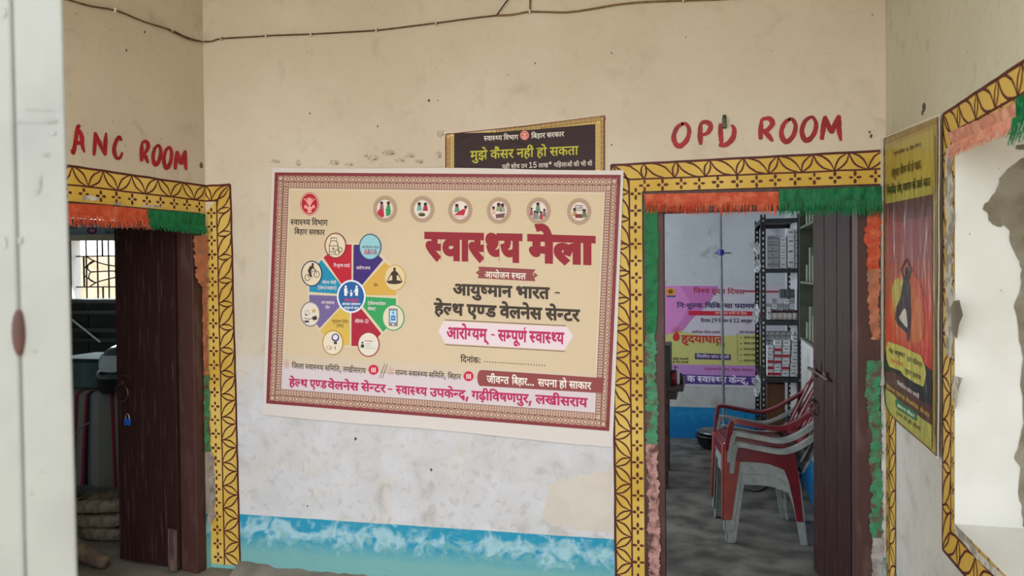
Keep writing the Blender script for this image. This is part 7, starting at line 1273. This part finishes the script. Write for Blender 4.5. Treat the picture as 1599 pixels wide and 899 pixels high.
# ------------------------------------------------------------------ white post in the foreground
y0_ = 1.02
def fp(u, v): d_ = ray(u, v); return EYE+d_*(y0_/d_.y)
pts = [fp(99, 0), fp(122.5, 899)]
slope = (pts[1]-pts[0])/(pts[1].z-pts[0].z)
def edge(z, p=pts[0]): return p+slope*(z-p.z)
s0p = fp(18, 0); s1p = fp(40, 899); sl2 = (s1p-s0p)/(s1p.z-s0p.z)
def seam(z): return s0p+sl2*(z-s0p.z)
root = empty('post', (edge(0).x-.05, y0_+.06, 0)); tag(root, 'white-painted wooden post with a dark seam in the left foreground', 'post')
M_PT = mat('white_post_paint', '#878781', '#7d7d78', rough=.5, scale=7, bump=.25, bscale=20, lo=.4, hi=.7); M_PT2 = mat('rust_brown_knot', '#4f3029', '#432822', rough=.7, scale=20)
for z_lo, z_hi in ((0, 2.75),):
    a0, a1, b0, b1 = seam(z_lo)+Vector((.0022, 0, 0)), edge(z_lo), seam(z_hi)+Vector((.0022, 0, 0)), edge(z_hi)
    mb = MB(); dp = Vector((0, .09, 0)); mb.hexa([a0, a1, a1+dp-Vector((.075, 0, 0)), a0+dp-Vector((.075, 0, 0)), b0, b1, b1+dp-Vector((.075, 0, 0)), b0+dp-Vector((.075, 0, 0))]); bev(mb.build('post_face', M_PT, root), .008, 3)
    a1, b1 = seam(z_lo)-Vector((.0022, 0, 0)), seam(z_hi)-Vector((.0022, 0, 0)); wv = Vector((.13, 0, 0))
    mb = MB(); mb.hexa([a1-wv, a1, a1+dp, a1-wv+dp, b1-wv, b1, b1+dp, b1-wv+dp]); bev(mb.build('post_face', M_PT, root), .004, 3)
    mb = MB(); e = Vector((0, .02, 0)); q = Vector((.006, 0, 0)); a, b = seam(z_lo)+e*.2, seam(z_hi)+e*.2; mb.hexa([a-q, a+q, a+q+e, a-q+e, b-q, b+q, b+q+e, b-q+e]); mb.build('seam_strip', mat('seam_grey', '#6c706d', '#5a5e5b', rough=.9), root)  # dark grey strip set in the joint between the two boards
kc = fp(29, 519); V, F = [], []; nu, nv = 16, 8
for j in range(nv+1):
    ph = PI*j/nv
    for i in range(nu): a = 2*PI*i/nu; V.append(kc+Vector((.0095*math.sin(ph)*math.cos(a)*(1+.15*math.sin(3*a)), .006*math.sin(ph)*math.sin(a), .031*math.cos(ph))))
for j in range(nv):
    for i in range(nu): F.append((j*nu+i, j*nu+(i+1) % nu, (j+1)*nu+(i+1) % nu, (j+1)*nu+i))
obj('rusty_knob', V, F, M_PT2, root, smooth=True)
M_GR = mat('grime_on_post', '#8d918c', '#787c78', rough=.9, scale=40)
PP_ = Plane((0, y0_, 0), (1, 0)); PP_.N = Vector((0, -1, 0)); MC['GR'] = M_GR
d = Draw(PP_, .0008)
for c, rx, ry in (((82, 189), 7, 3), ((84, 208), 4, 2.5), ((63, 285), 2, 12), ((58, 300), 3, 4), ((8, 378), 3, 9), ((32, 375), 3, 7), ((6, 20), 4, 8), ((73, 241), 5, 3), ((54, 548), 3, 2), ((66, 736), 2, 1.5), ((48, 770), 3, 2)): d.poly(jag(c, rx, ry, 12, .3), 'GR', 1, 'grime_mark')
d.line([(20, 191), (80, 191.5)], 1, 'GR', 1, 'grime_mark'); d.line([(42, 171), (84, 172)], .8, 'GR', 1, 'grime_mark')
d.finish(root)
# ------------------------------------------------------------------ square the building to the world axes (camera turns with it)
ROT = Matrix.Rotation(-math.atan2(dW.y, dW.x), 4, 'Z'); R3 = ROT.to_3x3()
seen = set()
def turn(o):
    o.location = R3 @ o.location
    if o.type == 'MESH' and o.data.name not in seen: seen.add(o.data.name); o.data.transform(ROT)
    for c in o.children: turn(c)
bpy.context.view_layer.update()
for o in list(SC.objects):
    if o.parent is None:
        if o.type in ('EMPTY', 'MESH') and abs(o.rotation_euler.z) < 1e-6: turn(o)
        else: o.matrix_world = ROT @ o.matrix_world
